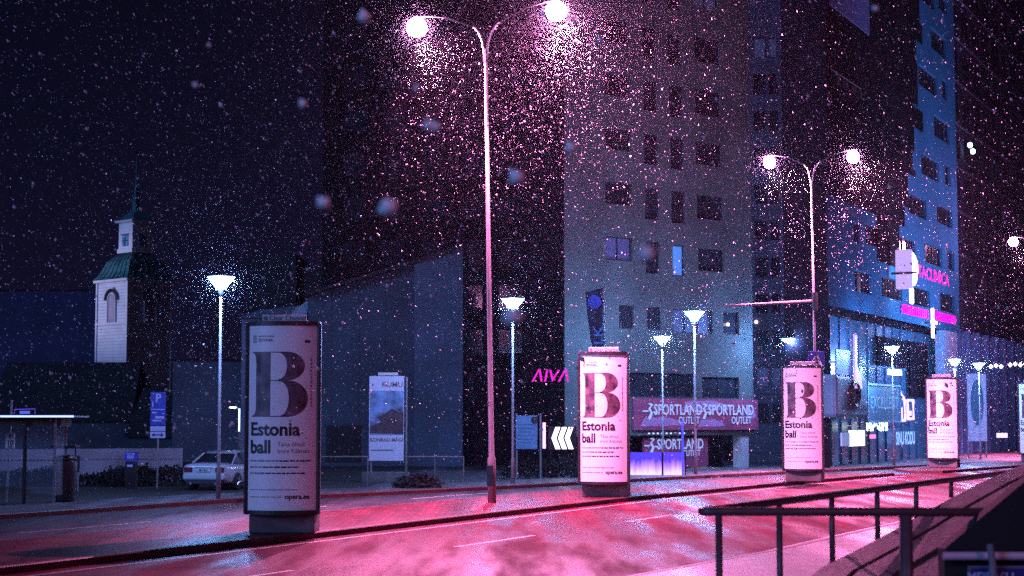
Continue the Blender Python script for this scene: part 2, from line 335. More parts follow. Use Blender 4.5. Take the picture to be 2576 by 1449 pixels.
# ------------------------------------------------------------------ advertising columns
def bendmap(vs, R, half):                  # wrap flat x over the convex face, y outwards
    out = []
    for x, y, z in vs:
        a = x / R; out.append(((R - y) * math.sin(a), -(R - y) * math.cos(a) + R * math.cos(half / R), z))
    return out
def densify(vs, fs, lim=.12):
    bm = bmesh.new(); bv = [bm.verts.new(v) for v in vs]
    for f in fs:
        try: bm.faces.new([bv[i] for i in f])
        except ValueError: pass
    xs = [v.co.x for v in bm.verts]
    x = math.ceil(min(xs) / lim) * lim
    while x < max(xs):
        bmesh.ops.bisect_plane(bm, geom=bm.verts[:] + bm.edges[:] + bm.faces[:], plane_co=(x, 0, 0), plane_no=(1, 0, 0)); x += lim
    bm.verts.index_update(); r = ([tuple(v.co) for v in bm.verts], [tuple(v.index for v in f.verts) for f in bm.faces]); bm.free(); return r
def didone_b():
    """the big high-contrast letter B, local units: x 0..405, y 0..465 (down)"""
    pol = []
    pol.append([(0, 0), (143, 0), (143, 465), (0, 465), (0, 458), (18, 452), (28, 425), (32, 380), (32, 85), (28, 40), (18, 14), (0, 7)])   # stem with bracketed serifs
    def arc(cx, cy, rx, ry, a0, a1, n=16): return [(cx + rx * math.cos(math.radians(a0 + (a1 - a0) * k / n)), cy + ry * math.sin(math.radians(a0 + (a1 - a0) * k / n))) for k in range(n + 1)]
    o1 = arc(262, 102, 118, 102, -90, 90); i1 = arc(200, 102, 58, 95, 90, -90)
    pol.append([(200, 0)] + o1 + [(200, 204)] + i1)
    o2 = arc(265, 335, 140, 130, -90, 90); i2 = arc(210, 335, 62, 123, 90, -90)
    pol.append([(210, 205)] + o2 + [(210, 465)] + i2)
    pol.append([(143, 0), (200, 0), (200, 7), (143, 7)]); pol.append([(143, 204), (210, 204), (210, 210), (143, 210)]); pol.append([(143, 458), (210, 458), (210, 465), (143, 465)])
    return pol
FW, Z0, Z1 = 1.60, .42, 4.55; RC = 1.2; HALF = FW / 2
def triang(poly):
    bm = bmesh.new(); f = bm.faces.new([bm.verts.new((x, 0, z)) for x, z in poly]); f.normal_update(); bmesh.ops.triangulate(bm, faces=[f], ngon_method='EAR_CLIP'); bm.verts.index_update()
    r = ([tuple(v.co) for v in bm.verts], [tuple(v.index for v in q.verts) for q in bm.faces]); bm.free(); return r
def ad_column():
    t = empty('advertising_column', (0, 0, 0), '', '')
    hw = RC * math.sin(HALF / RC)          # half chord
    MB().box(-hw + .03, hw - .03, .02, 1.0, 0, Z0 - .03).build('plinth', mat('plinth_concrete', (.12, .09, .1), .8, .3, 3, .3), t, .02)
    def face(M, k):
        n = 14; vs = []
        arc = [((RC) * math.sin(-HALF / RC + FW / RC * i / n), -RC * math.cos(-HALF / RC + FW / RC * i / n) + RC * math.cos(HALF / RC)) for i in range(n + 1)]
        m = MB(); vs = [M @ Vector((x, y, z)) for z in (Z0 + .07, Z1 - .05) for x, y in arc]
        m.add(vs, [(i, i + 1, n + 2 + i, n + 1 + i) for i in range(n)])
        po = m.build('poster', WHITEP, t, smooth=True)
        # top and bottom rails following the curve
        for z0, z1 in ((Z0 - .02, Z0 + .07), (Z1 - .05, Z1 + .04)):
            m = MB(); o = [(x * 1.02, y * 1.03 - .03) for x, y in arc]; 
            vs = [M @ Vector((x, y, z)) for z in (z0, z1) for x, y in o] + [M @ Vector((x, y + .08, z)) for z in (z0, z1) for x, y in o]; q = n + 1
            fs = []
            for i in range(n): fs += [(i, i + 1, q + i + 1, q + i), (2 * q + i + 1, 2 * q + i, 3 * q + i, 3 * q + i + 1), (q + i, q + i + 1, 3 * q + i + 1, 3 * q + i), (i + 1, i, 2 * q + i, 2 * q + i + 1)]
            fs += [(0, q, 3 * q, 2 * q), (n, 2 * q + n, 3 * q + n, q + n)]
            m.add(vs, fs).build('frame_rail', FRAME, t)
        return po
    po = face(Matrix.Identity(4), 0)
    # the two other curved sides behind
    back = .98
    for s in (-1, 1):
        M = Matrix.Translation((s * (hw + .0) / 2 * 1.02, .05 + 1.3 * .5, 0)) @ Matrix.Rotation(s * math.radians(120), 4, 'Z')
        face(M, s)
    MB().prism([(-hw, .03), (hw, .03), (.06, 1.3), (-.06, 1.3)], Z0 - .01, Z1 + .02).build('core', FRAME, t)
    for x, y in ((-hw - .05, .03), (hw + .05, .03), (0, 1.4)):
        MB().box(x - .038, x + .038, y - .06, y + .09, Z0 - .02, Z1 + .015).build('corner_post', FRAME, t, .02)
    # crown plate with the operator's name
    c = MB().box(-.5, .47, .2, .25, Z1 + .06, Z1 + .2).build('crown_sign', mat('sign_white', (.62, .6, .6), .5, .05, 3, 0), t, .01)
    m = MB(); m.add(*textmesh('Clear Channel', .14, .06, Z1 + .13, .19, .001)); m.add(*textmesh('o', .15, -.43, Z1 + .14, .19, .012)); m.build('lettering', INK2, c)
    MB().box(-.6, .55, -.12, .5, Z1 + .03, Z1 + .055).build('crown_cap', FRAME, t, .01)
    # printed artwork, wrapped on the front poster 3 mm proud
    w = FW - .1; sc = w / 470.0
    def X(px): return (px - 295) * sc * .985
    PH = Z1 - .05 - Z0 - .07; ztop = Z1 - .05
    def Zp(py): return ztop - (py - 25) / (1345 - 25) * PH
    def put(name, items, mt, off=.004):
        m = MB()
        for vs, fs in items:
            vs, fs = densify([(x, 0, z) for x, _, z in vs], fs); m.add(bendmap([(x, -off, z) for x, y, z in vs], RC, HALF), fs)
        m.build(name, mt, po)
    its = []
    for k, pol in enumerate(didone_b()): its.append(triang([(X(75 + a), Zp(215 + b)) for a, b in pol]))
    put('letter_print', its, ART)
    tx = lambda s, size, px, py, **k: textmesh(s, size, X(px), Zp(py), 0, align='LEFT', **k)
    put('lettering', [tx('Estonia', .40, 62, 772, off=.012, wid=.98), tx('ball', .40, 62, 898, off=.013, wid=.95), tx('opera.ee', .155, 325, 1247, off=.004)], INK)
    lines = [tx('Täna õhtul', .135, 272, 876), tx('Imre Kálmán', .135, 272, 925), tx('RAHVUSOOPER', .052, 125, 105, off=.001), tx('ESTONIA', .085, 122, 133, off=.003)]
    def rct(x0, x1, y, h): return ([(X(x0), 0, Zp(y + h)), (X(x1), 0, Zp(y + h)), (X(x1), 0, Zp(y)), (X(x0), 0, Zp(y))], [(0, 1, 2, 3)])
    rr = random.Random(4)
    bold = []
    for y, x1, hb in ((988, 505, 262), (1032, 420, 165), (1076, 470, 62), (1195, 410, 400), (1246, 300, 280)):
        x = 62
        while x < x1:
            wd = rr.uniform(12, 44); (bold if x > hb and y < 1100 else lines).append(rct(x, min(x + wd, x1), y, rr.uniform(9, 12) if y < 1100 else 6)); x += wd + 6
    y = 260
    while y < 610: L = rr.uniform(10, 28); lines.append(rct(499, 508, y, L)); y += L + 9
    lines += [rct(80, 88, 95, 60), rct(93, 110, 98, 10), rct(93, 110, 114, 12), rct(93, 108, 134, 14)]
    bold.append(rct(455, 492, 130, 20))
    put('small_print', lines, INK2); put('bold_print', bold, INK)
    return t
col0 = ad_column()
colspec = [((708, 1341), 8, 'dim lilac advertising column with a big letter poster, nearest and largest, left of the tall lamp'),
 ((1519, 1251), 9, 'brightly lit advertising column, second of the row, under the dark flag'),
 ((2021, 1211), 8, 'advertising column third in the row, in front of the lamp pole with the crossing sign'),
 ((2372, 1176), 10, 'small pink-white advertising column between the neon chapel sign and the pale banner'),
 ((2600, 1161), 12, 'advertising column cut off by the right edge of the photo')]
COLS = []
for i, ((x, y), rot, lab) in enumerate(colspec):
    o = col0 if i == 0 else copy_tree(col0); q = G(x, y, .13); o.location = (q.x, q.y, .135)
    o.rotation_euler = (0, 0, -math.atan2(q.x, q.y) - math.radians(rot))
    tag(o, lab, 'advertising column', 'advertising columns along the median'); COLS.append(o)
    hpx = {0: 520}.get(i)
# crossing sign on lamp 2's pole
cs = empty('crossing_sign', (L2.location.x, L2.location.y - .15, 0), 'square blue pedestrian crossing sign with white triangle on the second tall lamp pole', 'traffic sign')
z0 = zat(2050, 926, L2.location.y); z1 = zat(2050, 884, L2.location.y); hw = (z1 - z0) / 2
MB().box(-hw, hw, -.02, .02, z0, z1).build('plate', mat('sign_blue', (.02, .035, .22), .4, .1, 3, 0), cs, .01)
MB().add([(-hw * .78, -.026, z0 + hw * .25), (hw * .78, -.026, z0 + hw * .25), (0, -.026, z1 - hw * .2)], [(0, 1, 2)]).build('triangle', mat('sign_white2', (.7, .7, .7), .4, .05, 3, 0), cs)
m = MB(); cz = z0 + hw * .78
m.lathe([(.001, -.003), (.07, -.002), (.001, 0)], 10, Matrix.Translation((0, -.034, cz + .28)) @ Matrix.Rotation(math.pi / 2, 4, 'X'))
for a, b in (((0, cz + .22), (.02, cz - .02)), ((.02, cz), (-.15, cz - .26)), ((.02, cz), (.17, cz - .26)), ((0, cz + .17), (-.14, cz + .02)), ((0, cz + .17), (.14, cz + .04))):
    m.tube([(a[0], -.034, a[1]), (b[0], -.034, b[1])], .024, 6)
m.build('walking_figure', DARKM, cs)

# ------------------------------------------------------------------ far pavement, left
# bus shelter
q = G(95, 1279); D = q.y; M0 = Matrix.Translation((q.x, q.y, .12)) @ Matrix.Rotation(0, 4, 'Z')
sh = empty('bus_shelter', q, 'glass bus shelter with flat roof and bright white roof edge at the left', 'bus shelter', M=Matrix.Translation((q.x, q.y, .12)))
k = D / FPX
rz = zat(95, 1046, D) - .12
SHM = mat('shelter_steel', (.3, .3, .32), .4, .2, 5, .05, metal=.4)
MB().box(-2.6, 93 * k, -.35, 1.5, rz - .05, rz).build('roof', SHM, sh, .01)
MB().box(-2.6, 93 * k + .004, -.37, -.352, rz - .045, rz + .012).build('lit_roof_edge', emi('roof_edge_light', (.45, .6, 1), 1.6), sh)
MB().box(-2.5, .6, .1, 1.3, rz - .3, rz - .052).build('ceiling_panel', mat('panel_brown', (.08, .06, .06), .7), sh)
for x, r_, mm in ((-35 * k, .06, DARKM), (40 * k, .035, GALV)): MB().tube([(x, 0, 0), (x, 0, rz - .05)], r_, 10).build('post', mm, sh)
MB().tube([(40 * k, 1.2, 0), (40 * k, 1.2, rz - .05)], .035, 10).build('post', GALV, sh)
gl = bpy.data.materials.new('clear_glass'); gl.use_nodes = True; gb = gl.node_tree.nodes['Principled BSDF']; gb.inputs['Base Color'].default_value = (.7, .8, .9, 1); gb.inputs['Alpha'].default_value = .07; gb.inputs['Roughness'].default_value = .08; gb.inputs['Specular IOR Level'].default_value = .6
pn = MB().box(-2.4, 38 * k, 1.19, 1.2, .25, rz - .35).build('glass_panel', gl, sh)
m = MB()
for i in range(22): m.box(-1.7 + i * .11, -1.655 + i * .11, 1.18, 1.187, 1.22, 1.26)
m.build('dot_band', DARKM, pn)
MB().box(38 * k, 38 * k + .01, .08, 1.12, .25, rz - .35).build('glass_panel', gl, sh)
MB().box(-2.4, -.9, .7, 1.1, .42, .47).build('bench', mat('bench_wood', (.1, .07, .05), .7), sh, .01)
# litter bin
q = G(162, 1273); lb = empty('litter_bin', q, 'tall black barrel shaped litter bin standing beside the bus shelter', 'litter bin', M=Matrix.Translation((q.x, q.y, .12)))
MB().lathe([(.27, 0), (.3, .08), (.33, .35), (.36, .9), (.35, 1.2), (.33, 1.25)], 20).build('barrel', DARKM, lb, smooth=True)
MB().lathe([(.35, 1.252), (.36, 1.28), (.33, 1.36), (.1, 1.40)], 20).build('lid', DARKM, lb, smooth=True)
m = MB()
for s in (-1, 1): m.tube([(s * .3, 0, 1.3), (s * .3, 0, 1.62)], .02, 6)
m.build('hood_bracket', DARKM, lb); MB().box(-.38, .38, -.28, .28, 1.62, 1.68).build('hood', DARKM, lb, .015)
# clearance / distance sign
D = 52; q = P(22, 1240, D); s = empty('distance_sign', q, 'white plate with upward arrow and number on a thin leaning post behind the shelter glass', 'road sign', M=Matrix.Translation((q.x, D, 0)))
k = D / FPX; z0 = zat(22, 1128, D); z1 = zat(22, 1089, D); xo = 0
MB().tube([(-.08, .04, 0), (.02, .04, z1 + 1.0)], .035, 8).build('post', GALV, s)
pl = MB().box(-.13, .15, -.02, .01, z0, z1).build('plate', mat('sign_white2', (.7, .7, .7), .4), s, .005)
m = MB(); m.add(*textmesh('10', .2, .01, z0 + .17, -.026, .004)); m.add(*textmesh('m', .16, .01, z0 + .06, -.026, .004))
m.add([(.01, -.026, z1 - .03), (-.05, -.026, z1 - .1), (.07, -.026, z1 - .1)], [(0, 1, 2)]); m.box(.0, .02, -.03, -.024, z1 - .17, z1 - .1); m.build('lettering', INK, pl)
# retaining wall + handrail
D = 66; a = P(-60, 1222, D); b = P(452, 1218, 69)
wl = MB(); zt = zat(200, 1131, D)
wl.prism([(a.x, D), (b.x, 69), (b.x, 69.5), (a.x, D + .5)], 0, zt)
RW = tag(wl.build('retaining_wall', mat('rendered_wall', (.26, .26, .32), .85, .2, .6, .2, bscale=9)), 'long low rendered retaining wall behind the bus shelter and parking sign', 'wall')
def rail(name, p, q, z, step, label, r=.025, zb=.08, mid=None):
    t = empty(name, (0, 0, 0), label, 'railing', M=Matrix.Translation((p.x, p.y, 0))); d = Vector((q.x - p.x, q.y - p.y, 0)); n = max(1, int(d.length / step))
    MB().tube([(0, 0, z), (d.x, d.y, z)], r, 8).build('handrail', GALV, t)
    if mid: MB().tube([(0, 0, mid), (d.x, d.y, mid)], r * .7, 8).build('lower_rail', GALV, t)
    for i in range(n + 1):
        MB().tube([(d.x * i / n, d.y * i / n, zb), (d.x * i / n, d.y * i / n, z - .004)], r * .9, 6).build('post', GALV, t)
    return t
rail('handrail', P(80, 1155, 64.5), P(452, 1155, 66), zat(250, 1156, 65), 3.1, 'thin steel handrail in front of the retaining wall')
rail('handrail', P(640, 1149, 66), P(925, 1149, 66), zat(780, 1149, 66), 2.2, 'pale pipe railing between the first column and the tall art poster', .03)
rail('handrail', P(1022, 1149, 66), P(1166, 1149, 66), zat(1090, 1149, 66), 1.05, 'short pipe railing right of the tall art poster', .03)
# parking sign
D = 62; q = P(395, 1215, D); s = empty('parking_sign', q, 'tall blue parking sign with stacked plates and a double arrow beside the wall', 'road sign', M=Matrix.Translation((q.x, D, 0)))
SB = mat('sign_violet_blue', (.05, .06, .42), .45, .15, 3, 0); SW = mat('sign_pale', (.42, .45, .75), .5, .05, 3, 0)
k = D / FPX; zz = lambda y: zat(395, y, D); hw = 19 * k
MB().tube([(0, .05, 0), (0, .05, zz(990))], .035, 8).build('post', GALV, s)
pl = MB().box(-hw, hw, -.015, .01, zz(1070), zz(986)).build('plate', SB, s, .01)
m = MB(); m.add(*textmesh('P', .42, 0, zz(1002), -.022, .012)); m.box(-hw + .02, hw - .02, -.02, -.016, zz(1031), zz(1029)); m.box(-hw + .06, -hw + .1, -.02, -.016, zz(1024), zz(1010))
m.box(-hw + .06, -.05, -.02, -.016, zz(1040), zz(1036)); m.box(-.1, hw - .05, -.02, -.016, zz(1053), zz(1047)); m.box(-hw + .08, hw - .15, -.02, -.016, zz(1060), zz(1056)); m.build('lettering', SW, pl)
MB().box(-hw, hw, -.015, .01, zz(1084), zz(1072)).build('plate', SW, s)
pl = MB().box(-hw, hw, -.015, .01, zz(1102), zz(1086)).build('plate', SW, s)
m = MB(); c = zz(1094); m.box(-.15, .15, -.022, -.017, c - .02, c + .02)
for sg in (-1, 1): m.add([(sg * .22, -.02, c), (sg * .12, -.02, c + .07), (sg * .12, -.02, c - .07)], [(0, 1, 2)])
m.build('arrow', INK, pl)
# ticket machine, notice box
D = 62; q = P(330, 1205, D); s = empty('ticket_machine', q, 'dark parking ticket machine with blue lit header against the wall', 'ticket machine', M=Matrix.Translation((q.x, D, .05)))
k = D / FPX
MB().box(-.2, .2, -.15, .15, 0, zz(1165)).build('cabinet', DARKM, s, .02)
hd = MB().box(-.22, .22, -.17, .15, zz(1164), zz(1141)).build('header', SB, s, .01)
m = MB(); m.add(*textmesh('000', .16, 0, zz(1153), -.178, .008)); m.box(-.16, .16, -.176, -.172, zz(1146), zz(1144)); m.build('lettering', SW, hd)
MB().box(-.12, .08, -.165, -.152, zz(1178), zz(1172)).build('display', SW, s)
D = 60; q = P(170, 1210, D); s = empty('notice_box', q, 'dark boxed notice cabinet on two legs behind the litter bin', 'cabinet', M=Matrix.Translation((q.x, D, .05)))
MB().box(-.4, .4, -.1, .1, zat(170, 1190, D), zat(170, 1150, D)).build('cabinet', DARKM, s, .02)
for x in (-.36, .36): MB().tube([(x, 0, 0), (x, 0, zat(170, 1190, D))], .03, 6).build('leg', GALV, s)
q = P(62, 1040, 58); s = empty('neon_display', q, 'small violet outlined display box rising behind the shelter roof', 'display', M=Matrix.Translation((q.x, 58, 0)))
z0, z1 = zat(62, 1041, 58), zat(62, 1030, 58); VE = emi('violet_outline', (.12, .05, .55), .9)
m = MB(); m.tube([(-.35, 0, z0), (-.35, 0, z1), (.35, 0, z1 + .02), (.35, 0, z0)], .015, 6); m.build('outline', VE, s)
MB().box(-.17, .17, .0, .03, z0, z1 - .05).build('screen', emi('blue_screen', (.1, .15, .7), .8), s)
MB().tube([(0, .1, 0), (0, .1, z0 + .02)], .05, 8).build('post', DARKM, s)
# small modern lamp behind the first column
D = 68; q = P(601, 1170, D); s = empty('path_lamp', q, 'slim curved path lamp with brightly lit stem, half hidden behind the first column', 'lamp post', M=Matrix.Translation((q.x, D, 0)))
zz = lambda y: zat(600, y, D); k = D / FPX
MB().tube([(0, 0, 0), (0, 0, zz(1035)), (-.03, 0, zz(1028)), (-.12, 0, zz(1024)), (-.2, 0, zz(1023))], [.05, .04, .035, .03, .025], 8).build('pole', GALV, s, smooth=True)
MB().box(-.03, .03, -.06, -.05, zz(1085), zz(1028)).build('stem_glint', emi('stem_glint_glow', (.5, .7, 1), 3), s)  # glowing strip imitates the bright reflection on the stem
MB().lathe([(.03, 0), (.14, -.02), (.1, -.06), (.02, -.07)], 12, Matrix.Translation((-.26, 0, zz(1023)))).build('lamp_head', emi('path_head', (.6, .75, 1), 25), s)

# ---- bushes: leaf clumps
def leafcloud(c, rx, ry, rz, n, size, rng):
    m = MB()
    for i in range(n):
        d = Vector((rng.gauss(0, 1), rng.gauss(0, 1), abs(rng.gauss(0, 1)))).normalized() * rng.uniform(.45, 1.0) ** .5 * rng.uniform(.8, 1.12)
        p = Vector((c[0] + d.x * rx, c[1] + d.y * ry, c[2] + d.z * rz)); a = Vector((rng.uniform(-1, 1), rng.uniform(-1, 1), rng.uniform(-1, 1))).normalized(); b = a.orthogonal().normalized(); s = size * rng.uniform(.6, 1.4)
        m.add([p - a * s, p + b * s * .5, p + a * s, p - b * s * .5], [(0, 1, 2, 3)])
    return m
LEAF = mat('dark_leaves', (.008, .010, .011), .8, .4, 2, 0)
rng = random.Random(3)
bushes = [(120, 1222, 64.8, 1.0, 0.63, 'low dark bush behind the litter bin'), (240, 1228, 64.8, 1.7, 0.39, 'wide low dark shrub under the handrail left of the ticket machine'), (300, 1222, 64.8, 1.0, 0.63, 'dark bush growing left of the ticket machine foot'),
 (355, 1224, 64.8, .9, 0.7, 'round dark bush between the ticket machine and the parking sign'), (425, 1226, 64.8, 1.0, 0.7, 'dark bush right of the parking sign beside the parked car'), (45, 1230, 64.8, 1.5, 0.56, 'dark shrub seen through the shelter glass'),
 (1050, 1212, 62, .9, .45, 'low dark plants at the foot of the art poster'), (1330, 1195, 73, 1.4, .8, 'dark hedge below the blue information board'), (1415, 1192, 73.2, 1.1, .9, 'dark hedge beneath the white chevron sign')]
for x, y, D, rx, rzz, lab in bushes:
    q = P(x, y, D); o = leafcloud((0, 0, .1), rx, .7, rzz, 700, .09, rng).build('bush', LEAF); o.location = (q.x, D, .05); tag(o, lab, 'bush', 'dark bushes along the far side')

# ---- white car seen from behind
def car():
    t = empty('parked_car', (0, 0, 0), 'white sedan parked with its rear to the street, half hidden by the first column', 'car')
    PAINT = mat('white_car_paint', (.42, .46, .52), .22, .03, 2, 0, coat=.6)
    # cross-sections along y (rear y=0, front y=4.6): (y, half width low, half width shoulder, z sill, z shoulder, z top edge)
    secs = [(0.0, .74, .80, .42, .86, .90), (.06, .84, .88, .30, .90, 1.00), (.35, .87, .91, .22, .92, 1.04), (.9, .89, .92, .2, .93, 1.02), (2.2, .9, .92, .2, .90, .98), (3.3, .89, .91, .2, .86, .94), (4.1, .87, .89, .22, .78, .84), (4.5, .8, .82, .3, .66, .7), (4.62, .68, .7, .38, .58, .6)]
    m = MB(); vs = []; n = 10
    for y, wl_, ws, z0, zs, zt in secs:
        pts = [(-wl_ + .08, z0), (-wl_, z0 + .1), (-ws, (z0 + zs) / 2), (-ws + .01, zs - .04), (-ws + .12, zt), (ws - .12, zt), (ws - .01, zs - .04), (ws, (z0 + zs) / 2), (wl_, z0 + .1), (wl_ - .08, z0)]
        vs += [(x, y, z) for x, z in pts]
    fs = [(i * n + k, (i + 1) * n + k, (i + 1) * n + (k + 1) % n, i * n + (k + 1) % n) for i in range(len(secs) - 1) for k in range(n)] + [tuple(range(n)), tuple(range(len(secs) * n - 1, (len(secs) - 1) * n - 1, -1))]
    bo = m.add(vs, fs).build('body', PAINT, t, smooth=True); sb = bo.modifiers.new('round', 'SUBSURF'); sb.levels = sb.render_levels = 2
    # cabin: glass volume and roof
    cab = [(.78, .74, 1.0), (1.42, .60, 1.35), (1.8, .60, 1.41), (2.3, .60, 1.42), (3.35, .74, .99)]
    m = MB(); vs = []
    for y, hw_, z in cab:
        vs += [(-.78, y, .96), (-hw_, y, z), (hw_, y, z), (.78, y, .96)]
    fs = [(i * 4 + k, (i + 1) * 4 + k, (i + 1) * 4 + k + 1, i * 4 + k + 1) for i in range(4) for k in range(3)] + [(0, 1, 2, 3), (19, 18, 17, 16)]
    m.add(vs, fs).build('window_glass', GLASS, t)
    rf = [(1.34, .59, 1.335), (1.5, .62, 1.40), (1.8, .62, 1.43), (2.25, .61, 1.44), (2.5, .62, 1.38)]; vs = []
    for y, hw_, z in rf: vs += [(-hw_ - .02, y, z - .05), (-hw_ + .05, y, z), (hw_ - .05, y, z), (hw_ + .02, y, z - .05)]
    MB().add(vs, [(i * 4 + k, (i + 1) * 4 + k, (i + 1) * 4 + k + 1, i * 4 + k + 1) for i in range(4) for k in range(3)]).build('roof', PAINT, t, smooth=True)
    for s_ in (-1, 1):
        for y0, y1, z1 in ((.74, 1.38, 1.34), (2.0, 2.03, 1.42), (2.45, 3.3, 1.39)):
            MB().tube([(s_ * .79, y0, .99), (s_ * .65, y1 if y0 < 2 else 2.4, z1)], .035, 6).build('pillar', PAINT, t)
        MB().box(s_ * .62 - .17, s_ * .62 + .17, -.018, .08, .68, .86).build('tail_light', mat('tail_lens', (.16, .015, .03), .15, .1, 3, 0, coat=.5), t, .02)
        MB().tube([(s_ * .5, -.05, .27), (s_ * .5, .2, .27)], .045, 10).build('exhaust', GALV, t)
        MB().box(s_ * .98 - .09, s_ * .98 + .09, 2.95, 3.08, .95, 1.08).build('mirror', PAINT, t, .03)
        for y in (.95, 3.75):
            W = MB().lathe([(.2, -.11), (.30, -.11), (.33, -.08), (.33, .08), (.30, .11), (.2, .11)], 24, Matrix.Translation((s_ * .84, y, .33)) @ Matrix.Rotation(math.pi / 2, 4, 'Y')).build('tyre', mat('tyre_rubber', (.015, .015, .015), .8), t, smooth=True)
            m = MB()
            for a in range(5):
                A = a * 2 * math.pi / 5; m.tube([(s_ * .965, y, .33), (s_ * .965, y + .2 * math.cos(A), .33 + .2 * math.sin(A))], .025, 6)
            m.build('rim', mat('alloy', (.55, .55, .58), .3, .05, 3, 0, metal=.8), W)
    MB().box(-.7, .7, -.03, .3, .24, .40).build('rear_bumper_insert', DARKM, t, .03)
    MB().box(-.82, .82, -.06, .25, .40, .62).build('rear_bumper', PAINT, t, .06)
    p = MB().box(-.26, .26, -.03, -.005, .70, .81).build('number_plate', mat('plate_white', (.6, .6, .6), .4, .03, 3, 0), t)
    m = MB(); m.add(*textmesh('084 BLK', .11, 0, .755, -.034, .003)); m.build('lettering', INK, p)
    MB().box(-.35, .35, -.02, .02, .84, .865).build('boot_trim', GALV, t)
    return t
ca = car(); q = P(512, 1226, 60.5); ca.location = (q.x, 60.5, .07); ca.rotation_euler = (0, 0, -math.radians(15)); ca.scale = (.97,) * 3

# ---- tall art poster stand (KUMU)
D = 69; q = P(973, 1206, D); s = empty('poster_stand', q, 'tall art museum poster stand on a concrete foot behind the pavement', 'poster stand', M=Matrix.Translation((q.x, D, .05)))
zz = lambda y: zat(973, y, D) - .05; k = D / FPX; xx = lambda x: (x - 973) * k
MB().box(xx(912), xx(1028), -.4, .4, 0, zz(1187)).build('foot', mat('foot_concrete', (.12, .12, .12), .85, .3, 3, .3), s, .02)
for x in (933, 1021): MB().tube([(xx(x), .08, zz(1188)), (xx(x), .08, zz(948) if x > 1000 else zz(1150))], .04, 8).build('post', GALV, s)
pl = MB().box(xx(928), xx(1015), -.02, .05, zz(1159), zz(946)).build('poster', mat('poster_pale', (.6, .62, .75), .45, .05, 3, 0), s)
AM = mat('landscape_print', (.28, .5, .85), .5, .3, 1.6, 0, col2=(.04, .03, .035))
MB().add([(xx(930), -.026, zz(1094)), (xx(1014), -.026, zz(1094)), (xx(1014), -.026, zz(983)), (xx(930), -.026, zz(983))], [(0, 1, 2, 3)]).build('picture', AM, pl)
m = MB(); m.add([(xx(930), -.031, zz(1090)), (xx(1014), -.031, zz(1092)), (xx(1014), -.031, zz(1035)), (xx(1000), -.031, zz(1036)), (xx(985), -.031, zz(1027)), (xx(968), -.031, zz(1040)), (xx(950), -.031, zz(1048)), (xx(958), -.031, zz(1062)), (xx(930), -.031, zz(1072))], [tuple(range(9))]); m.build('picture_rocks', mat('print_dark', (.035, .02, .025), .5, .5, 5, 0, col2=(.1, .06, .08)), pl)
for tx_, sz_, x_, y_, of_ in (('KUMU', .30, 986, 968, .004), ('KONRAD MÄGI', .19, 972, 1107, .006), ('#', .16, 937, 968, 0)):
    m = MB(); m.add(*textmesh(tx_, sz_, xx(x_), zz(y_), -.027, of_)); m.build('lettering', INK2, pl)
MB().box(xx(933), xx(990), -.027, -.022, zz(1134), zz(1131)).build('small_print', INK2, pl)
MB().box(xx(950), xx(1000), .0, .04, zz(944), zz(937)).build('crown_sign', mat('sign_white', (.5, .5, .5), .5), s)

# ------------------------------------------------------------------ church tower
TD = 150.0; q = P(318, 912, TD)
ch = empty('church_tower', q, 'white boarded wooden church tower with green curved roof, lantern and thin spire', 'church', M=Matrix.Translation((q.x + .0, TD, 0)) @ Matrix.Rotation(math.radians(47), 4, 'Z'))
zc = lambda y: zat(330, y, TD); kk = TD / FPX
CW = mat('white_boards', (.62, .62, .66), .7, .12, .8, .4, lines=1.1); CT = mat('white_trim', (.66, .66, .7), .7, .08, 1, 0); CG = mat('green_copper', (.05, .20, .20), .45, .35, .8, .1, metal=.3)
w = 4.7                                    # corner nearest the camera at the local origin; body spans x 0..w (right), y 0..w ; left face is x=0
def cbox(m, off, z0, z1): return m.box(off, w - off, off, w - off, z0, z1)
cbox(MB(), 0, 0, zc(706)).build('tower_body', CW, ch)
cbox(MB(), -.12, zc(812) - .06, zc(812) + .1).build('string_course', CT, ch)
cbox(MB(), -.30, zc(706) + .003, zc(699)).build('cornice', CT, ch, .05)
for x, y in ((0, 0), (w, 0), (0, w)): MB().box(x - .1, x + .1, y - .1, y + .1, 0, zc(706)).build('corner_board', CT, ch)
# blind arched windows on both visible faces, swapped onto the faces by a matrix
def archwin(M):
    z0, z1, hw = zc(808), zc(752), .62
    pts = [(-hw, z0), (hw, z0), (hw, z1)] + [(hw * math.cos(a), z1 + hw * math.sin(a)) for a in [math.pi * i / 12 for i in range(1, 12)]] + [(-hw, z1)]
    n = len(pts); m = MB(); m.add([M @ Vector((x, -.06, z)) for x, z in pts] + [M @ Vector((x, .02, z)) for x, z in pts], [tuple(range(n))] + [(i, n + i, n + (i + 1) % n, (i + 1) % n) for i in range(n)])
    o = m.build('window', mat('shutter_boards', (.36, .3, .36), .7, .2, 1, .3, lines=2), ch)
    MB().tube([M @ Vector((-hw, -.09, z0)), M @ Vector((-hw, -.09, z1))] + [M @ Vector((hw * math.cos(a), -.09, z1 + hw * math.sin(a))) for a in [math.pi - math.pi * i / 12 for i in range(1, 12)]] + [M @ Vector((hw, -.09, z1)), M @ Vector((hw, -.09, z0))], .07, 6).build('frame', CT, o)
    MB().tube([M @ Vector((1.45 * hw * math.cos(a), -.14, z1 + 1.45 * hw * math.sin(a))) for a in [math.pi - math.pi * i / 14 for i in range(15)]], .15, 6).build('hood_mould', DARKM, o)
archwin(Matrix.Translation((w / 2, 0, 0))); archwin(Matrix.Translation((0, w / 2, 0)) @ Matrix.Rotation(-math.pi / 2, 4, 'Z'))
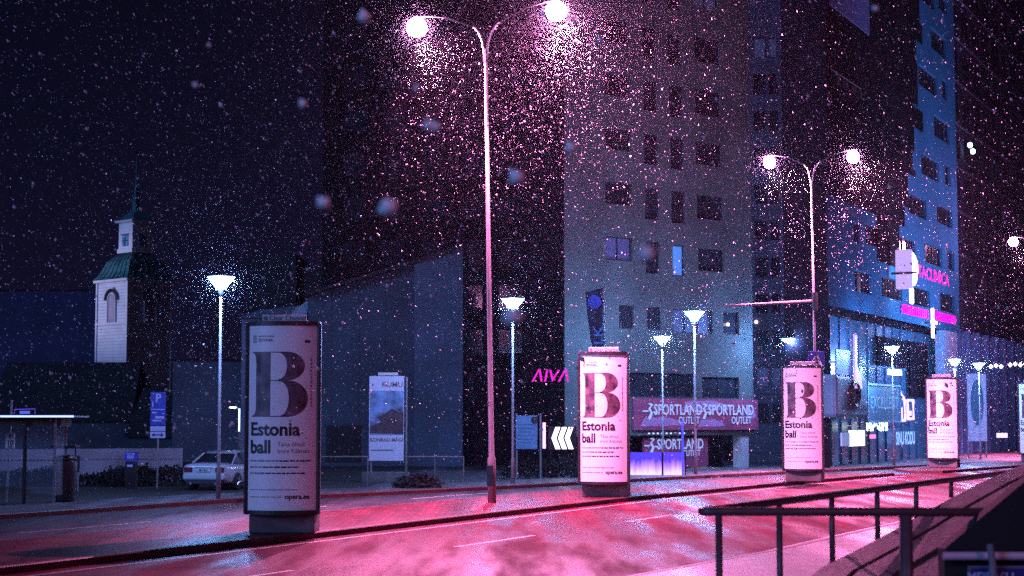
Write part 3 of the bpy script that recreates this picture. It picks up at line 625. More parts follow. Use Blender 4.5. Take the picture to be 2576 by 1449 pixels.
def sqlathe(prof, m=None):                  # square dome rings centred on the tower
    m = m or MB(); vs = []; c = w / 2
    for h, z in prof: vs += [(c - h, c - h, z), (c + h, c - h, z), (c + h, c + h, z), (c - h, c + h, z)]
    k_ = len(prof); return m.add(vs, [(i * 4 + k, i * 4 + (k + 1) % 4, (i + 1) * 4 + (k + 1) % 4, (i + 1) * 4 + k) for i in range(k_ - 1) for k in range(4)] + [(3, 2, 1, 0), tuple(range(4 * k_ - 4, 4 * k_))])
zr0, zr1 = zc(698), zc(629)
prof = [(w / 2 + .35, zr0), (w / 2 + .12, zr0 + .2), (w / 2 - .15, zr0 + .6), (w / 2 - .32, zr0 + 1.1), (w / 2 - .55, zr0 + 1.6), (w / 2 - .95, zr0 + 2.05), (1.0, zr1)]
rf = sqlathe(prof).build('curved_roof', CG, ch)
m = MB(); c = w / 2
for s_ in [-.75, -.45, -.15, .15, .45, .75]:   # standing seams
    m.tube([(c - h, c + s_ * h, z + .03) for h, z in prof], .05, 5); m.tube([(c + s_ * h, c - h, z + .03) for h, z in prof], .05, 5)
m.build('roof_seams', mat('dark_copper', (.015, .05, .05), .6), rf)
LW = 1.06
sqlathe([(LW + .1, zr1 + .003), (LW + .1, zc(618)), (LW, zc(617)), (LW, zc(551))]).build('lantern', CT, ch)
sqlathe([(LW + .26, zc(551) + .003), (LW + .3, zc(546))]).build('lantern_cornice', CT, ch)
for M in (Matrix.Translation((c, c - LW, 0)), Matrix.Translation((c - LW, c, 0)) @ Matrix.Rotation(-math.pi / 2, 4, 'Z')):
    o = MB().box(-.45, .45, -.06, .01, zc(612), zc(584), M).build('lantern_window', mat('lit_pane', (.12, .3, .45), .3), ch)
    f = MB(); f.box(-.05, .05, -.1, -.065, zc(612), zc(584), M); f.box(-.45, .45, -.1, -.065, zc(598) - .03, zc(598) + .03, M); f.box(-.6, .6, -.13, -.062, zc(583), zc(581), M); f.build('frame', DARKM, o)
sqlathe([(LW + .2, zc(545)), (LW - .1, zc(538)), (LW - .45, zc(528)), (.22, zc(518)), (.26, zc(500)), (.16, zc(480)), (.05, zc(440)), (.02, zc(370))]).build('spire', CG, ch)
MB().lathe([(.01, -.22), (.2, -.12), (.24, 0), (.2, .12), (.01, .22)], 12, Matrix.Translation((c, c, zc(366)))).build('spire_ball', mat('gilt', (.3, .2, .05), .3, metal=1), ch)
fl = bpy.data.lights.new('floodlight', 'SPOT'); fl.energy = 13000; fl.color = (.72, .66, 1); fl.spot_size = math.radians(34); fl.spot_blend = .9; fl.shadow_soft_size = .4
fo = bpy.data.objects.new('floodlight', fl); C.objects.link(fo); fo.location = (q.x - 26, TD - 3, 13.2); aim = Vector((q.x - 1, TD + 2, zc(730))); fo.rotation_euler = (aim - fo.location).to_track_quat('-Z', 'Y').to_euler()
# church nave and dark roofs around it
DK = mat('dark_slate', (.022, .02, .022), .85, .3, 1, .2); DKW = mat('dark_plaster', (.06, .058, .075), .85, .3, .5, .2)
def house(name, x0, x1, D, ybase, yeave, yridge, depth, label, wm, rm, hip=0, xr0=None, xr1=None):
    p0 = P(x0, ybase, D); p1 = P(x1, ybase, D); W_ = p1.x - p0.x; ze = zat((x0 + x1) / 2, yeave, D); zr = zat((x0 + x1) / 2, yridge, D)
    t = empty(name, p0, label, 'house', M=Matrix.Translation((p0.x, D, 0)))
    MB().box(0, W_, 0, depth, 0, ze).build('wall', wm, t)
    o = .3; a0 = 0 if xr0 is None else (xr0 - x0) * D / FPX; a1 = W_ if xr1 is None else (xr1 - x0) * D / FPX
    m = MB(); m.add([(-o, -o, ze + .004), (W_ + o, -o, ze + .004), (W_ + o, depth + o, ze + .004), (-o, depth + o, ze + .004), (a0, depth / 2, zr), (a1, depth / 2, zr)], [(0, 1, 5, 4), (1, 2, 5), (2, 3, 4, 5), (3, 0, 4), (3, 2, 1, 0)])
    m.build('roof', rm, t); return t
house('church_nave', -40, 322, 138, 1130, 1060, 905, 12, 'black steep church roof filling the dark area below the white tower', DKW, DK, xr0=-40, xr1=310)
house('gabled_house', 322, 500, 128, 1130, 1100, 975, 10, 'low black hipped roof between the tower foot and the parked car', DKW, DK, xr0=322, xr1=425)
house('distant_block', -60, 235, 240, 1060, 730, 722, 30, 'broad dark violet block far behind the church at the left edge', mat('violet_dark', (.05, .035, .09), .9, .3, .2, 0), DK)
# ------------------------------------------------------------------ left-centre buildings
WB = mat('blue_grey_render', (.055, .085, .115), .85, .25, .35, .15, bscale=6)
house('low_building', 432, 618, 100, 1170, 905, 900, 12, 'low dark plain building behind the bowl lamp and parked car', mat('brown_grey_render', (.10, .10, .13), .9, .3, .3, .1), DK)
q0 = P(604, 1170, 96); t = empty('side_house', q0, 'pale grey house with low roof just left of the slanted building', 'house', M=Matrix.Translation((q0.x, 96, 0)))
kx = 96 / FPX; z_ = lambda y: zat(690, y, 96)
MB().box(0, (770 - 604) * kx, 0, 8, 0, z_(800)).build('wall', mat('pale_render', (.22, .23, .30), .85, .2, .5, .1), t)
MB().add([(-.2, -.3, z_(800)), ((770 - 604) * kx, -.3, z_(800)), ((770 - 604) * kx, 6, z_(747)), (.2, 6, z_(762))], [(0, 1, 2, 3)]).build('roof', mat('snowy_roof', (.26, .28, .34), .8), t)
m = MB(); xg = lambda x: (x - 604) * kx
m.add([(xg(720), -.5, z_(830)), (xg(770), -.5, z_(830)), (xg(770), -.5, z_(758)), (xg(735), -.5, z_(785)), (xg(729), -.5, z_(800))] , [(0, 1, 2, 3, 4)]).add([(xg(720), -.1, z_(830)), (xg(770), -.1, z_(830)), (xg(770), -.1, z_(758)), (xg(735), -.1, z_(785)), (xg(729), -.1, z_(800))], [(4, 3, 2, 1, 0)]); m.build('gable_wall', mat('pale_gable', (.5, .52, .6), .8), t)
# slanted building with a roof rising to the right
D = 92; q0 = P(772, 1180, D); t = empty('slanted_building', q0, 'blue grey windowless building whose roof line rises steeply to the right', 'building', M=Matrix.Translation((q0.x, D, 0)))
kx = D / FPX; X_ = lambda x: (x - 772) * kx; zL, zM, zR = zat(775, 746, D), zat(1042, 664, D), zat(1160, 628, D)
def solid(m, pts, y0, y1):
    n = len(pts); return m.add([(x, y0, z) for x, z in pts] + [(x, y1, z) for x, z in pts], [tuple(range(n)), tuple(range(2 * n - 1, n - 1, -1))] + [(i, n + i, n + (i + 1) % n, (i + 1) % n) for i in range(n)])
solid(MB(), [(0, 0), (X_(1040), 0), (X_(1040), zM), (0, zL)], 0, 14).build('main_wall', WB, t)
solid(MB(), [(X_(1040) + .01, 0), (X_(1162), 0), (X_(1162), zR), (X_(1040) + .01, zM)], -.5, 13.9).build('end_wall', mat('blue_panel_render', (.08, .13, .18), .8, .25, .4, .15, bscale=6), t)
solid(MB(), [(-.1, zL), (X_(1163), zR + .02), (X_(1163), zR + .2), (-.1, zL + .18)], -.65, 14.2).build('roof_edge', DK, t)
m = MB()
for x in (830, 900, 965): m.box(X_(x), X_(x) + .03, -.012, -.002, .2, zL + (zM - zL) * X_(x) / X_(1040) - .1)
m.build('panel_joints', DKW, t)
MB().box(X_(820), X_(905), -.06, -.004, .3, zat(860, 1070, D)).build('doorway', DK, t)
# dark tower block
D = 118; q0 = P(806, 1150, D); t = empty('dark_tower', q0, 'huge unlit black tower block rising behind the slanted building', 'building', M=Matrix.Translation((q0.x, D, 0)))
kx = D / FPX; Wd = (1440 - 806) * kx; rows = []
for j in range(12):
    for i in range(6):
        rows.append((1.2 + i * 2.75, 4 + j * 3.1, 2.9 + i * 2.75, 5.7 + j * 3.1))
facade(t, Wd, 44, rows, mat('black_cladding', (.011, .009, .012), .95, .35, .3, .1, spec=.06), GLASS, DARKM, .2, back=20)
q0 = P(622, 1150, 126); t = empty('stepped_block', q0, 'dark flat topped block with stepped roof left of the black tower', 'building', M=Matrix.Translation((q0.x, 126, 0)))
kx = 126 / FPX; z_ = lambda y: zat(700, y, 126)
MB().box(0, 118 * kx, 0, 10, 0, z_(640)).build('wall', DK, t); MB().box(118 * kx + .01, 182 * kx, .5, 10, 0, z_(675)).build('lower_wing', DK, t)
# info board, flag, chevrons, cafe sign
D = 72; q0 = P(1330, 1200, D); t = empty('information_board', q0, 'blue information board on steel posts right of the second bowl lamp', 'board', M=Matrix.Translation((q0.x, D, .08)))
kx = D / FPX; z_ = lambda y: zat(1330, y, D) - .08; X_ = lambda x: (x - 1330) * kx
pl = MB().box(X_(1298), X_(1352), -.03, .03, z_(1130), z_(1045)).build('panel', mat('board_blue', (.12, .26, .42), .5, .2, 2, 0), t, .02)
for x in (1300, 1360): MB().box(X_(x) - .04, X_(x) + .04, .04, .12, 0, z_(1040)).build('post', GALV, t)
MB().lathe([(.16, -.01), (.16, 0)], 16, Matrix.Translation((X_(1345), -.035, z_(1057))) @ Matrix.Rotation(math.pi / 2, 4, 'X')).build('emblem', DARKM, pl)
m = MB(); [m.box(X_(1302), X_(1348) - .1 * (i % 3), -.036, -.032, z_(1070 + 9 * i), z_(1067 + 9 * i)) for i in range(6)]; m.build('small_print', mat('print_blue', (.08, .15, .3), .5), pl)
D = 74; q0 = P(1521, 1190, D); t = empty('flag_pole', q0, 'tall pole with a hanging dark banner flag above the second column', 'flag', M=Matrix.Translation((q0.x, D, .08)))
kx = D / FPX; z_ = lambda y: zat(1521, y, D) - .08; X_ = lambda x: (x - 1521) * kx
MB().tube([(0, 0, 0), (0, 0, z_(718))], [.06, .035], 8).build('pole', GALV, t)
edge = [(1475, 735), (1479, 790), (1487, 850), (1499, 905), (1505, 940)]; m = MB(); vs = []; nx = 8
for i, (xl, y) in enumerate(edge):
    for j in range(nx + 1):
        u_ = j / nx; yy = y + (724 - 735) * u_ if i == 0 else y; vs.append((X_(xl + (1518 - xl) * u_), .12 * math.sin(u_ * 7 + i * .9) * (1 - u_) + .0, z_(yy)))
m.add(vs, [(i * (nx + 1) + j, (i + 1) * (nx + 1) + j, (i + 1) * (nx + 1) + j + 1, i * (nx + 1) + j + 1) for i in range(len(edge) - 1) for j in range(nx)])
fg = m.build('flag', mat('flag_cloth', (.02, .02, .05), .8, .3, 3, .1), t, smooth=True)
MB().lathe([(.30, -.01), (.3, .01)], 18, Matrix.Translation((X_(1497), -.16, z_(760))) @ Matrix.Rotation(math.pi / 2, 4, 'X')).build('emblem', mat('flag_blue', (.05, .10, .55), .7), fg)
m = MB(); m.add(*textmesh('ILK', .55, X_(1507), z_(850), -.16, .01, rot=math.pi / 2, wid=1.3)); m.build('lettering', mat('flag_letter', (.06, .2, .5), .7), fg)
D = 74; q0 = P(1415, 1190, D); t = empty('chevron_sign', q0, 'black sign with three glowing white chevrons pointing left beside the bright column', 'sign', M=Matrix.Translation((q0.x, D, .08)))
kx = D / FPX; z_ = lambda y: zat(1415, y, D) - .08; X_ = lambda x: (x - 1415) * kx
bd = MB().box(X_(1380), X_(1450), .0, .12, z_(1133), z_(1072)).build('backing', DARKM, t)
m = MB(); zm = z_(1102)
for i in range(3):
    x = X_(1388 + 16.5 * i); h_ = .47; w_ = .2
    m.add([(x, -.01, zm), (x + .17, -.01, zm + h_), (x + .17 + w_, -.01, zm + h_), (x + w_, -.01, zm), (x + .17 + w_, -.01, zm - h_), (x + .17, -.01, zm - h_)], [(0, 3, 2, 1), (0, 5, 4, 3)])
m.build('chevrons', emi('sign_white_glow', (.85, .8, 1), 3.5), bd)
for x in (1386, 1444): MB().box(X_(x) - .04, X_(x) + .04, .03, .1, 0, z_(1134)).build('post', DARKM, t)
t = tag(MB().box(-.06, .06, -.06, .06, 0, 1.1).build('light_bar', emi('violet_white_bar', (.75, .35, 1), 3)), 'upright violet white light tube left of the glowing chevrons', 'light bar'); t.location = P(1369, 1128, 73.5)
D = 75.3; q0 = P(1384, 947, D); t = empty('neon_sign', q0, 'magenta neon letters glowing on the dark wall above the chevrons', 'neon sign', M=Matrix.Translation((q0.x, D, q0.z)))
m = MB(); m.add(*textmesh('ΛIVΛ', .75, 0, 0, -.02, .006, ital=.2)); m.build('lettering', emi('magenta_neon', (.75, .0, .42), 1.3), t)
MB().box(-.75, .75, .05, .07, -.03, .0).build('mounting_rail', DARKM, t)
# passage wall holding it
q0 = P(1165, 1185, 75.5); t = empty('passage_building', q0, 'dark low building in the gap under the black tower with scattered lights', 'building', M=Matrix.Translation((q0.x, 95, 0)))
kx = 75.5 / FPX; MB().box(0, 256 * kx, 0, 1.2, 0, zat(1290, 905, 75.5)).build('wall', mat('passage_blue', (.015, .018, .04), .8, .4, .4, .1), t)
LT = emi('tiny_lights', (.6, .75, 1), 3)
for x, y, w_, h_ in ((1402, 965, 6, 2.5), (1396, 978, 7, 2), (1381, 984, 2, 2), (1340, 982, 2, 2), (1350, 984, 2, 2)):
    a = P(x, y, 75.5); MB().box((x - 1165 - w_) * kx, (x - 1165 + w_) * kx, -.08, -.02, a.z - h_ * kx, a.z + h_ * kx).build('light', LT, t)

# ------------------------------------------------------------------ grey apartment block over the red shop
cg = G(1750, 1183); AG = math.radians(51.5); pl = Plane(cg, AG)
sL = pl.sz(1420, 700)[0]; sR = pl.sz(1892, 700)[0]; pl.o = pl.o + pl.d * sL; Wg = sR - sL
gb_ = empty('apartment_block', (0, 0, 0), 'grey tower block with rows of dark windows above the red shop banner', 'building', M=pl.mat())
conv = lambda a, b, c, d: (1341.8 + .853 * a, .853 * b, 1341.8 + .853 * c, .853 * d)
LITB = emi('lit_blue_window', (.07, .25, .72), .75); LITD = emi('dim_lit_window', (.10, .13, .3), .12)
ws = []
cols = {'D': [(473, -48, 545, 32), (475, 108, 550, 190), (477, 262, 553, 345), (480, 418, 555, 492), (483, 575, 560, 650), (487, 733, 563, 802)],
 'C': [(395, -60, 433, 30), (397, 98, 436, 192), (401, 250, 441, 348), (405, 403, 445, 502), (407, 562, 448, 660), (411, 722, 447, 815)],
 'B': [(318, -80, 358, 15), (321, 76, 361, 172), (325, 235, 365, 330), (327, 393, 368, 488), (330, 553, 371, 648), (332, 712, 373, 808)],
 'A': [(208, -105, 279, -32), (209, 55, 281, 128), (210, 215, 284, 287), (211, 376, 287, 446), (212, 536, 290, 606), (213, 697, 292, 770)],
 'E': [(253, 900, 297, 970), (335, 905, 378, 972), (413, 912, 530, 985), (560, 920, 607, 988)]}
for kc, lst in cols.items():
    for i, r_ in enumerate(lst):
        a, b, c, d = pl.rect(*conv(*r_)); mt = LITB if (kc == 'C' and i == 5) else (LITD if (kc, i) in (('A', 5), ('E', 2), ('D', 0)) else None)
        if b > 1: ws.append((a, b, c, d, mt))
for r_ in ((283, 1100, 475, 1172), (498, 1112, 607, 1175)): ws.append(pl.rect(*conv(*r_)))
sc_ = pl.rect(*conv(290, 1176, 658, 1268)); zb = sc_[1]
ws = [o for o in ws if o[0] > .05 and o[2] < Wg - .05]
GR = mat('grey_render', (.075, .098, .095), .95, .25, .35, .2, bscale=8, spec=.1)
for j in range(1, 4):
    for o in list(ws):
        if o[1] > 0 and o[1] >= sorted(set(round(w_[1], 1) for w_ in ws))[-1] - 2.3 and j == 1: pass
facade(gb_, Wg, 34, ws, GR, GLASS, DARKM, .2, z0=zb - .25)
MB().box(-.06, -.003, 0, 3, 0, 34).build('side_wall', mat('black_cladding', (.011, .009, .012), .95, .35, .3, .1, spec=.06), gb_)  # near-black: dark cladding with the side's shade put into its colour
# recessed ground floor
X1 = pl.sz(1870, 1100)[0]
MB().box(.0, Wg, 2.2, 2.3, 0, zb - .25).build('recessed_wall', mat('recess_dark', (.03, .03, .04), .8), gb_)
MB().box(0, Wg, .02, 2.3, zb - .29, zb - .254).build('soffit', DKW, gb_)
MB().box(X1 - .05, X1 + .5, .1, .7, 0, zb - .29).build('pillar', mat('pillar_render', (.45, .45, .48), .8, .15, .6, .1), gb_)
RED = mat('red_banner', (.30, .055, .12), .6, .2, .5, 0); PALE = mat('banner_pale', (.42, .22, .42), .6, .1, 1, 0); LTR = emi('letter_glow', (.45, .6, .95), .55)
def sportlogo(m, x, z, h):                  # stylised running S mark
    pts = [(-.25, .45), (.05, .5), (.22, .38), (-.05, .18), (.18, -.1), (.0, -.5), (-.25, -.48), (-.02, -.1), (-.2, .15), (.02, .35)]
    m.add([(x + a * h, -.19, z + b * h) for a, b in pts], [tuple(range(len(pts)))]); m.box(x - .7 * h, x - .2 * h, -.195, -.185, z - .04 * h, z + .04 * h); m.box(x + .2 * h, x + .5 * h, -.195, -.185, z - .1 * h, z - .02 * h)
bn = MB().box(sc_[0], sc_[2] - .03, -.14, -.02, zb, sc_[3]).build('shop_banner', RED, gb_); H_ = sc_[3] - zb
m = MB()
for a0, a1, b0, b1 in ((.05, .4, .12, .42), (.37, .8, .62, .95), (.5, .72, .1, .35), (.9, .98, .35, .8)):
    x0, x1 = sc_[0] + (sc_[2] - sc_[0]) * a0, sc_[0] + (sc_[2] - sc_[0]) * a1; z0, z1 = zb + H_ * b0, zb + H_ * b1
    pts = [(x0, z0), (x1, z0 + (z1 - z0) * .1), (x1 - (x1 - x0) * .1, z0 + (z1 - z0) * .5), (x0 + (x1 - x0) * .6, z1), (x0 + (x1 - x0) * .1, z1 - (z1 - z0) * .1)]
    m.add([(x, -.146, z) for x, z in pts], [tuple(range(5))])
m.build('banner_pattern', PALE, bn)
m = MB(); k1 = pl.sz(1700, 1035)[0]; k2 = pl.sz(1833, 1035)[0]
for kx_, off_ in ((k1, 0), (k2, 0)):
    m.add(*textmesh('SPORTLAND', .74, kx_, zb + H_ * .63, -.19, .012, wid=.80)); m.add(*textmesh('OUTLET', .5, kx_ + .75, zb + H_ * .30, -.19, .006, wid=.8)); sportlogo(m, kx_ - 1.9, zb + H_ * .60, .8)
m.build('lettering', LTR, bn)
lb_ = pl.rect(1628, 1090, 1790, 1172); bn2 = MB().box(lb_[0], lb_[2], .25, .37, .15, zb - .4).build('lower_banner', RED, gb_)
m = MB(); kx_ = (lb_[0] + lb_[2]) / 2; m.add(*textmesh('SPORTLAND', .72, kx_ + .25, (zb) * .64, .2, .012, wid=.80)); m.add(*textmesh('OUTLET', .44, kx_ + 1.0, zb * .42, .2, .006, wid=.8))
m2 = MB(); sportlogo(m2, kx_ - 1.7, zb * .62, .8); m.add([(x, y + .39, z) for x, y, z in m2.v], m2.f); m.build('lettering', LTR, bn2)
DW = emi('doorway_light', (.55, .8, 1), 1.3)
for xa, xb in ((1797, 1812), (1818, 1836)):
    a = pl.rect(xa, 1112, xb, 1168); dr = MB().box(a[0], a[2], 1.6, 1.66, .12, zb * .72).build('lit_door', DW, gb_)
MB().box(pl.sz(1791, 1100)[0], pl.sz(1842, 1100)[0], 1.7, 1.9, 0, zb * .78).build('door_frame', DARKM, gb_)
wl2 = MB().box(pl.sz(1833, 930)[0] - 4.3, pl.sz(1833, 930)[0] - 4.2, -.02, .0, 1, 1.1)
a = pl.sz(1834, 816); MB().box(a[0] - .06, a[0] + .06, .05, .12, a[1] - .07, a[1] + .07).build('wall_lamp', emi('warm_wall_lamp', (1, .6, .75), 8), gb_)
# soffit spots
m = MB()
for i in range(9):
    a = pl.sz(1632 + i * 11, 1087); m.box(a[0] - .04, a[0] + .04, -.05, .0, zb - .2, zb - .13)
m.build('soffit_lights', emi('soffit_glow', (.5, .6, 1), 1.5), gb_)
# glowing violet barrier in front of the shop
D = 76; q0 = P(1586, 1184, D); t = empty('glowing_barrier', q0, 'low glowing violet and white barrier panels in front of the red shop', 'barrier', M=Matrix.Translation((q0.x, D, .08)))
kx = D / FPX; z_ = lambda y: zat(1650, y, D) - .08
ge = bpy.data.materials.new('backlit_panel'); ge.use_nodes = True; n = ge.node_tree; b = n.nodes['Principled BSDF']; tcn = n.nodes.new('ShaderNodeTexCoord'); sp = n.nodes.new('ShaderNodeSeparateXYZ'); rp = n.nodes.new('ShaderNodeValToRGB')
no = n.nodes.new('ShaderNodeTexNoise'); no.inputs['Scale'].default_value = 3; mp = n.nodes.new('ShaderNodeMapping'); mp.inputs['Scale'].default_value = (2.5, 1, .3); ad = n.nodes.new('ShaderNodeMath'); ad.operation = 'MULTIPLY_ADD'; ad.inputs[1].default_value = .5
n.links.new(tcn.outputs['Object'], sp.inputs[0]); n.links.new(tcn.outputs['Object'], mp.inputs[0]); n.links.new(mp.outputs[0], no.inputs['Vector']); n.links.new(no.outputs[0], ad.inputs[0]); n.links.new(sp.outputs['Z'], ad.inputs[2]); n.links.new(ad.outputs[0], rp.inputs[0])
e = rp.color_ramp.elements; e[0].position = .35; e[0].color = (.75, .6, 1, 1); e[1].position = 1.1 if False else .98; e[1].color = (.05, .02, .75, 1); e.new(.68).color = (.45, .2, 1, 1)
n.links.new(rp.outputs[0], b.inputs['Emission Color']); b.inputs['Emission Strength'].default_value = 1.4; b.inputs['Base Color'].default_value = (.1, .1, .2, 1)
for xa, xb in ((1586, 1664), (1669, 1721)): MB().box((xa - 1586) * kx, (xb - 1586) * kx, 0, .05, 0, z_(1138)).build('panel', ge, t)
for x in (1666.5, 1723): MB().box((x - 1586) * kx - .035, (x - 1586) * kx + .035, -.03, .08, 0, z_(1136)).build('post', DARKM, t)
t = tag(MB().tube([(0, 0, 0), (0, 0, 2.45)], .05, 8).build('light_tube', emi('blue_tube', (.06, .08, .9), 1.0)), 'slim blue glowing upright tube before the shop banner', 'light tube'); t.location = P(1718, 1180, 75.8)
t.location.z = .1

# ------------------------------------------------------------------ recessed block between grey tower and blue building
D = 100; q0 = P(1878, 1175, D); t = empty('recessed_block', q0, 'dark blue panelled block set back right of the grey tower', 'building', M=Matrix.Translation((q0.x, D, 0)))
kx = D / FPX; W_ = (1984 - 1878) * kx; ws = []; X_ = lambda x: (x - 1878) * kx
for j in range(11):
    yb = 1015 - 92 * j
    for xa, xb in ((1905, 1938), (1944, 1968)): ws.append((X_(xa), zat(xa, yb + 50, D) + .01 * (xa > 1940), X_(xb), zat(xa, yb, D) + .01 * (xa > 1940), LITD if j in (1, 10) else None))
facade(t, W_, 36, ws, mat('blue_dark_panels', (.07, .075, .11), .7, .25, .5, .3, lines=.55), GLASS, DARKM, .15, back=8)
a = zat(1906, 808, D); MB().box(X_(1903), X_(1909), -.1, -.02, a - .12, a + .02).build('wall_lamp', emi('warm_wall_lamp', (1, .6, .75), 8), t)

# ------------------------------------------------------------------ blue lit building
AB = math.radians(26.2); cb = G(2410, 1152); pb = Plane(cb, AB); sL = pb.sz(2082, 700)[0]; sR = pb.sz(2412, 700)[0]; pb.o = pb.o + pb.d * sL; Wb = sR - sL
bb = empty('office_building', (0, 0, 0), 'blue lit office building with staggered dark windows, magenta neon lines and shops below', 'building', M=pb.mat())
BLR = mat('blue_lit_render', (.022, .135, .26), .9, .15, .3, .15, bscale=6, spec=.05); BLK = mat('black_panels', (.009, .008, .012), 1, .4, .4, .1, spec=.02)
wins = [(2362, -12, 2382, 36), (2313, -30, 2350, 22), (2343, 73, 2380, 146), (2311, 166, 2357, 239), (2370, 197, 2384, 253), (2350, 292, 2389, 361), (2318, 387, 2362, 456), (2377, 412, 2391, 470), (2284, 485, 2331, 551), (2357, 514, 2396, 573),
 (2326, 611, 2371, 672), (2384, 629, 2401, 682), (2147, 555, 2161, 612), (2177, 563, 2229, 628), (2253, 590, 2302, 646), (2150, 678, 2193, 742), (2218, 694, 2270, 757), (2292, 719, 2340, 775), (2365, 735, 2403, 789)]
zlow = pb.sz(2410, 838)[1]; zcut = pb.sz(2180, 520)[1]
wr = [pb.rect(*r_) for r_ in wins]
wr = [(a + .003 * i, b + .002 * i, c - .002 * i, d - .003 * i) for i, (a, b, c, d) in enumerate(wr)]
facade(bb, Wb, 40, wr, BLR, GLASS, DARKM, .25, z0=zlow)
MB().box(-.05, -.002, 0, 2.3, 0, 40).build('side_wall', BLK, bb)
fl2 = bpy.data.lights.new('facade_fill', 'SPOT'); fl2.energy = 17000; fl2.color = (.25, .45, 1); fl2.spot_size = math.radians(95); fl2.spot_blend = .8; fl2.shadow_soft_size = .3  # unseen blue spot added to brighten the facade
fo2 = bpy.data.objects.new('facade_fill', fl2); C.objects.link(fo2); fo2.parent = bb; fo2.location = (Wb * .62, -14, 4.5); fo2.rotation_euler = Vector((.1, 13, 11)).to_track_quat('-Z', 'Y').to_euler()
# black cladding panels, stepped edge, 6 cm proud of the render
m = MB(); steps = [(2232, 560, 2082, 520), ]
edges = [(-40, 2308), (60, 2316), (105, 2300), (160, 2304), (262, 2290), (275, 2318), (325, 2296), (380, 2292), (430, 2300), (440, 2280), (520, 2272), (568, 2262)]
pr = []
for (ya, xe), (yb, _) in zip(edges[:-1], edges[1:]):
    z1 = pz if pr else pb.sz(xe, ya)[1]; z0 = pb.sz((xe + _) / 2, yb)[1]; pz = z0; pr.append(1); m.box(0.02 - .05, pb.sz(xe, ya)[0], -.09, -.02, z0 + .004, z1) if z1 - z0 > .05 else None
s_ = pb.sz(2205, 560)[0]; zt_ = pb.sz(2262, 566)[1]; m.box(s_, pb.sz(2258, 560)[0], -.088, -.02, zt_ - 2.6, zt_)
m.build('black_cladding', BLK, bb)
ro = pb.rect(2075 + 6, -20, 2180, 74); MB().box(ro[0] + .1, ro[2], -.16, -.095, ro[1], ro[3] + 2).build('pale_bay', mat('bay_violet', (.12, .13, .33), .7, .15, .4, .1), bb)
ro = pb.rect(2085, 185, 2160, 240); o = MB().box(ro[0], ro[2], -.12, -.095, ro[1], ro[3]).build('window', GLASS, bb)
f = MB(); t_ = .04; f.box(ro[0], ro[2], -.15, -.122, ro[3], ro[3] + t_); f.box(ro[2], ro[2] + t_, -.15, -.122, ro[1], ro[3]); [f.box(ro[0] + (ro[2] - ro[0]) * i / 4, ro[0] + (ro[2] - ro[0]) * i / 4 + t_, -.15, -.122, ro[1], ro[3]) for i in range(1, 4)]; f.build('frame', GALV, o)
# magenta neon lines
MAG = emi('magenta_sign', (.95, .0, .38), 1.6); WGL = emi('sign_white_glow2', (.9, .8, 1), 5)
def neon(x0, y0, x1, y1, h, text, wid=None, name='neon_lettering'):
    a = pb.sz(x0, y0); b = pb.sz(x1, y1); z = (a[1] + b[1]) / 2; L = b[0] - a[0]
    vs, fs = textmesh(text, h, 0, 0, -.2, .012, align='LEFT'); mx = max(v[0] for v in vs); vs = [(a[0] + v[0] / mx * L, v[1], z + v[2]) for v in vs]
    MB().add(vs, fs).build(name, MAG, bb)
neon(2288, 683, 2380, 704, 1.05, 'NTACLINICA')
def strokes(x0, x1, y0, y1, n):
    a = pb.sz(x0, y0); b = pb.sz(x1, y1); z = (a[1] + b[1]) / 2; m = MB(); st = (b[0] - a[0]) / n
    for i in range(n):
        m.box(a[0] + i * st, a[0] + i * st + st * .38, -.2, -.11, z - .27, z + .27)
        if i % 2: m.box(a[0] + i * st + st * .5, a[0] + i * st + st * .8, -.2, -.12, z + (.14 if i % 3 else -.05), z + (.27 if i % 3 else .08))
    m.box(a[0] - .05, b[0], -.118, -.06, z - .04, z + .04); m.build('neon_line', MAG, bb)
strokes(2265, 2331, 776, 793, 13); strokes(2346, 2400, 794, 806, 10)
# projecting light boxes by the neon
ps = pb.sz(2243, 688); M = Matrix.Translation((ps[0], -.9, ps[1]))
SC = Matrix.Scale(1.2, 4)
sg = empty('light_box_sign', (0, 0, 0), 'cluster of glaring white light boxes jutting from the blue facade beside the magenta letters', 'sign', M=pb.mat() @ Matrix.Translation((ps[0], 0, ps[1])) @ SC)
MB().box(-.6, -.5, -1.35, -.12, -.1, .0).build('bracket', DARKM, sg)
MB().box(-.5, -.3, -1.1, -.3, -.8, 1.1).build('box', emi('lilac_box', (.55, .4, .9), .9), sg, .05)
MB().lathe([(.5, -.12), (.62, -.06), (.62, .06), (.5, .12)], 20, Matrix.Translation((0, -.9, .3)) @ Matrix.Rotation(math.radians(70), 4, 'Y'), 1.3, .6).build('round_sign', emi('box_glow', (1, .85, 1), 7), sg, .02)
MB().lathe([(.4, -.1), (.5, -.05), (.5, .05), (.4, .1)], 16, Matrix.Translation((.8, -.8, .05)) @ Matrix.Rotation(math.radians(70), 4, 'Y'), 1.3, .5).build('round_sign', emi('box_glow', (1, .85, 1), 7), sg, .02)
MB().box(-.1, .3, -1.0, -.85, -1.5, -.7).build('lower_sign', emi('box_glow', (1, .85, 1), 7), sg, .15)
cp = pb.sz(2326, 812); cr_ = empty('cross_sign', (0, 0, 0), 'small white glowing cross sign below the lower magenta line', 'sign', M=pb.mat() @ Matrix.Translation((cp[0], -.5, cp[1])) @ SC)
m = MB(); m.box(-.11, .11, -.06, .06, -.8, .75); m.build('upright', WGL, cr_, .03); MB().box(-.8, .4, -.16, -.07, -.09, .08).build('crossbar', WGL, cr_, .03)
MB().box(-.03, .03, .06, .42, -.04, .04).build('bracket', DARKM, cr_)
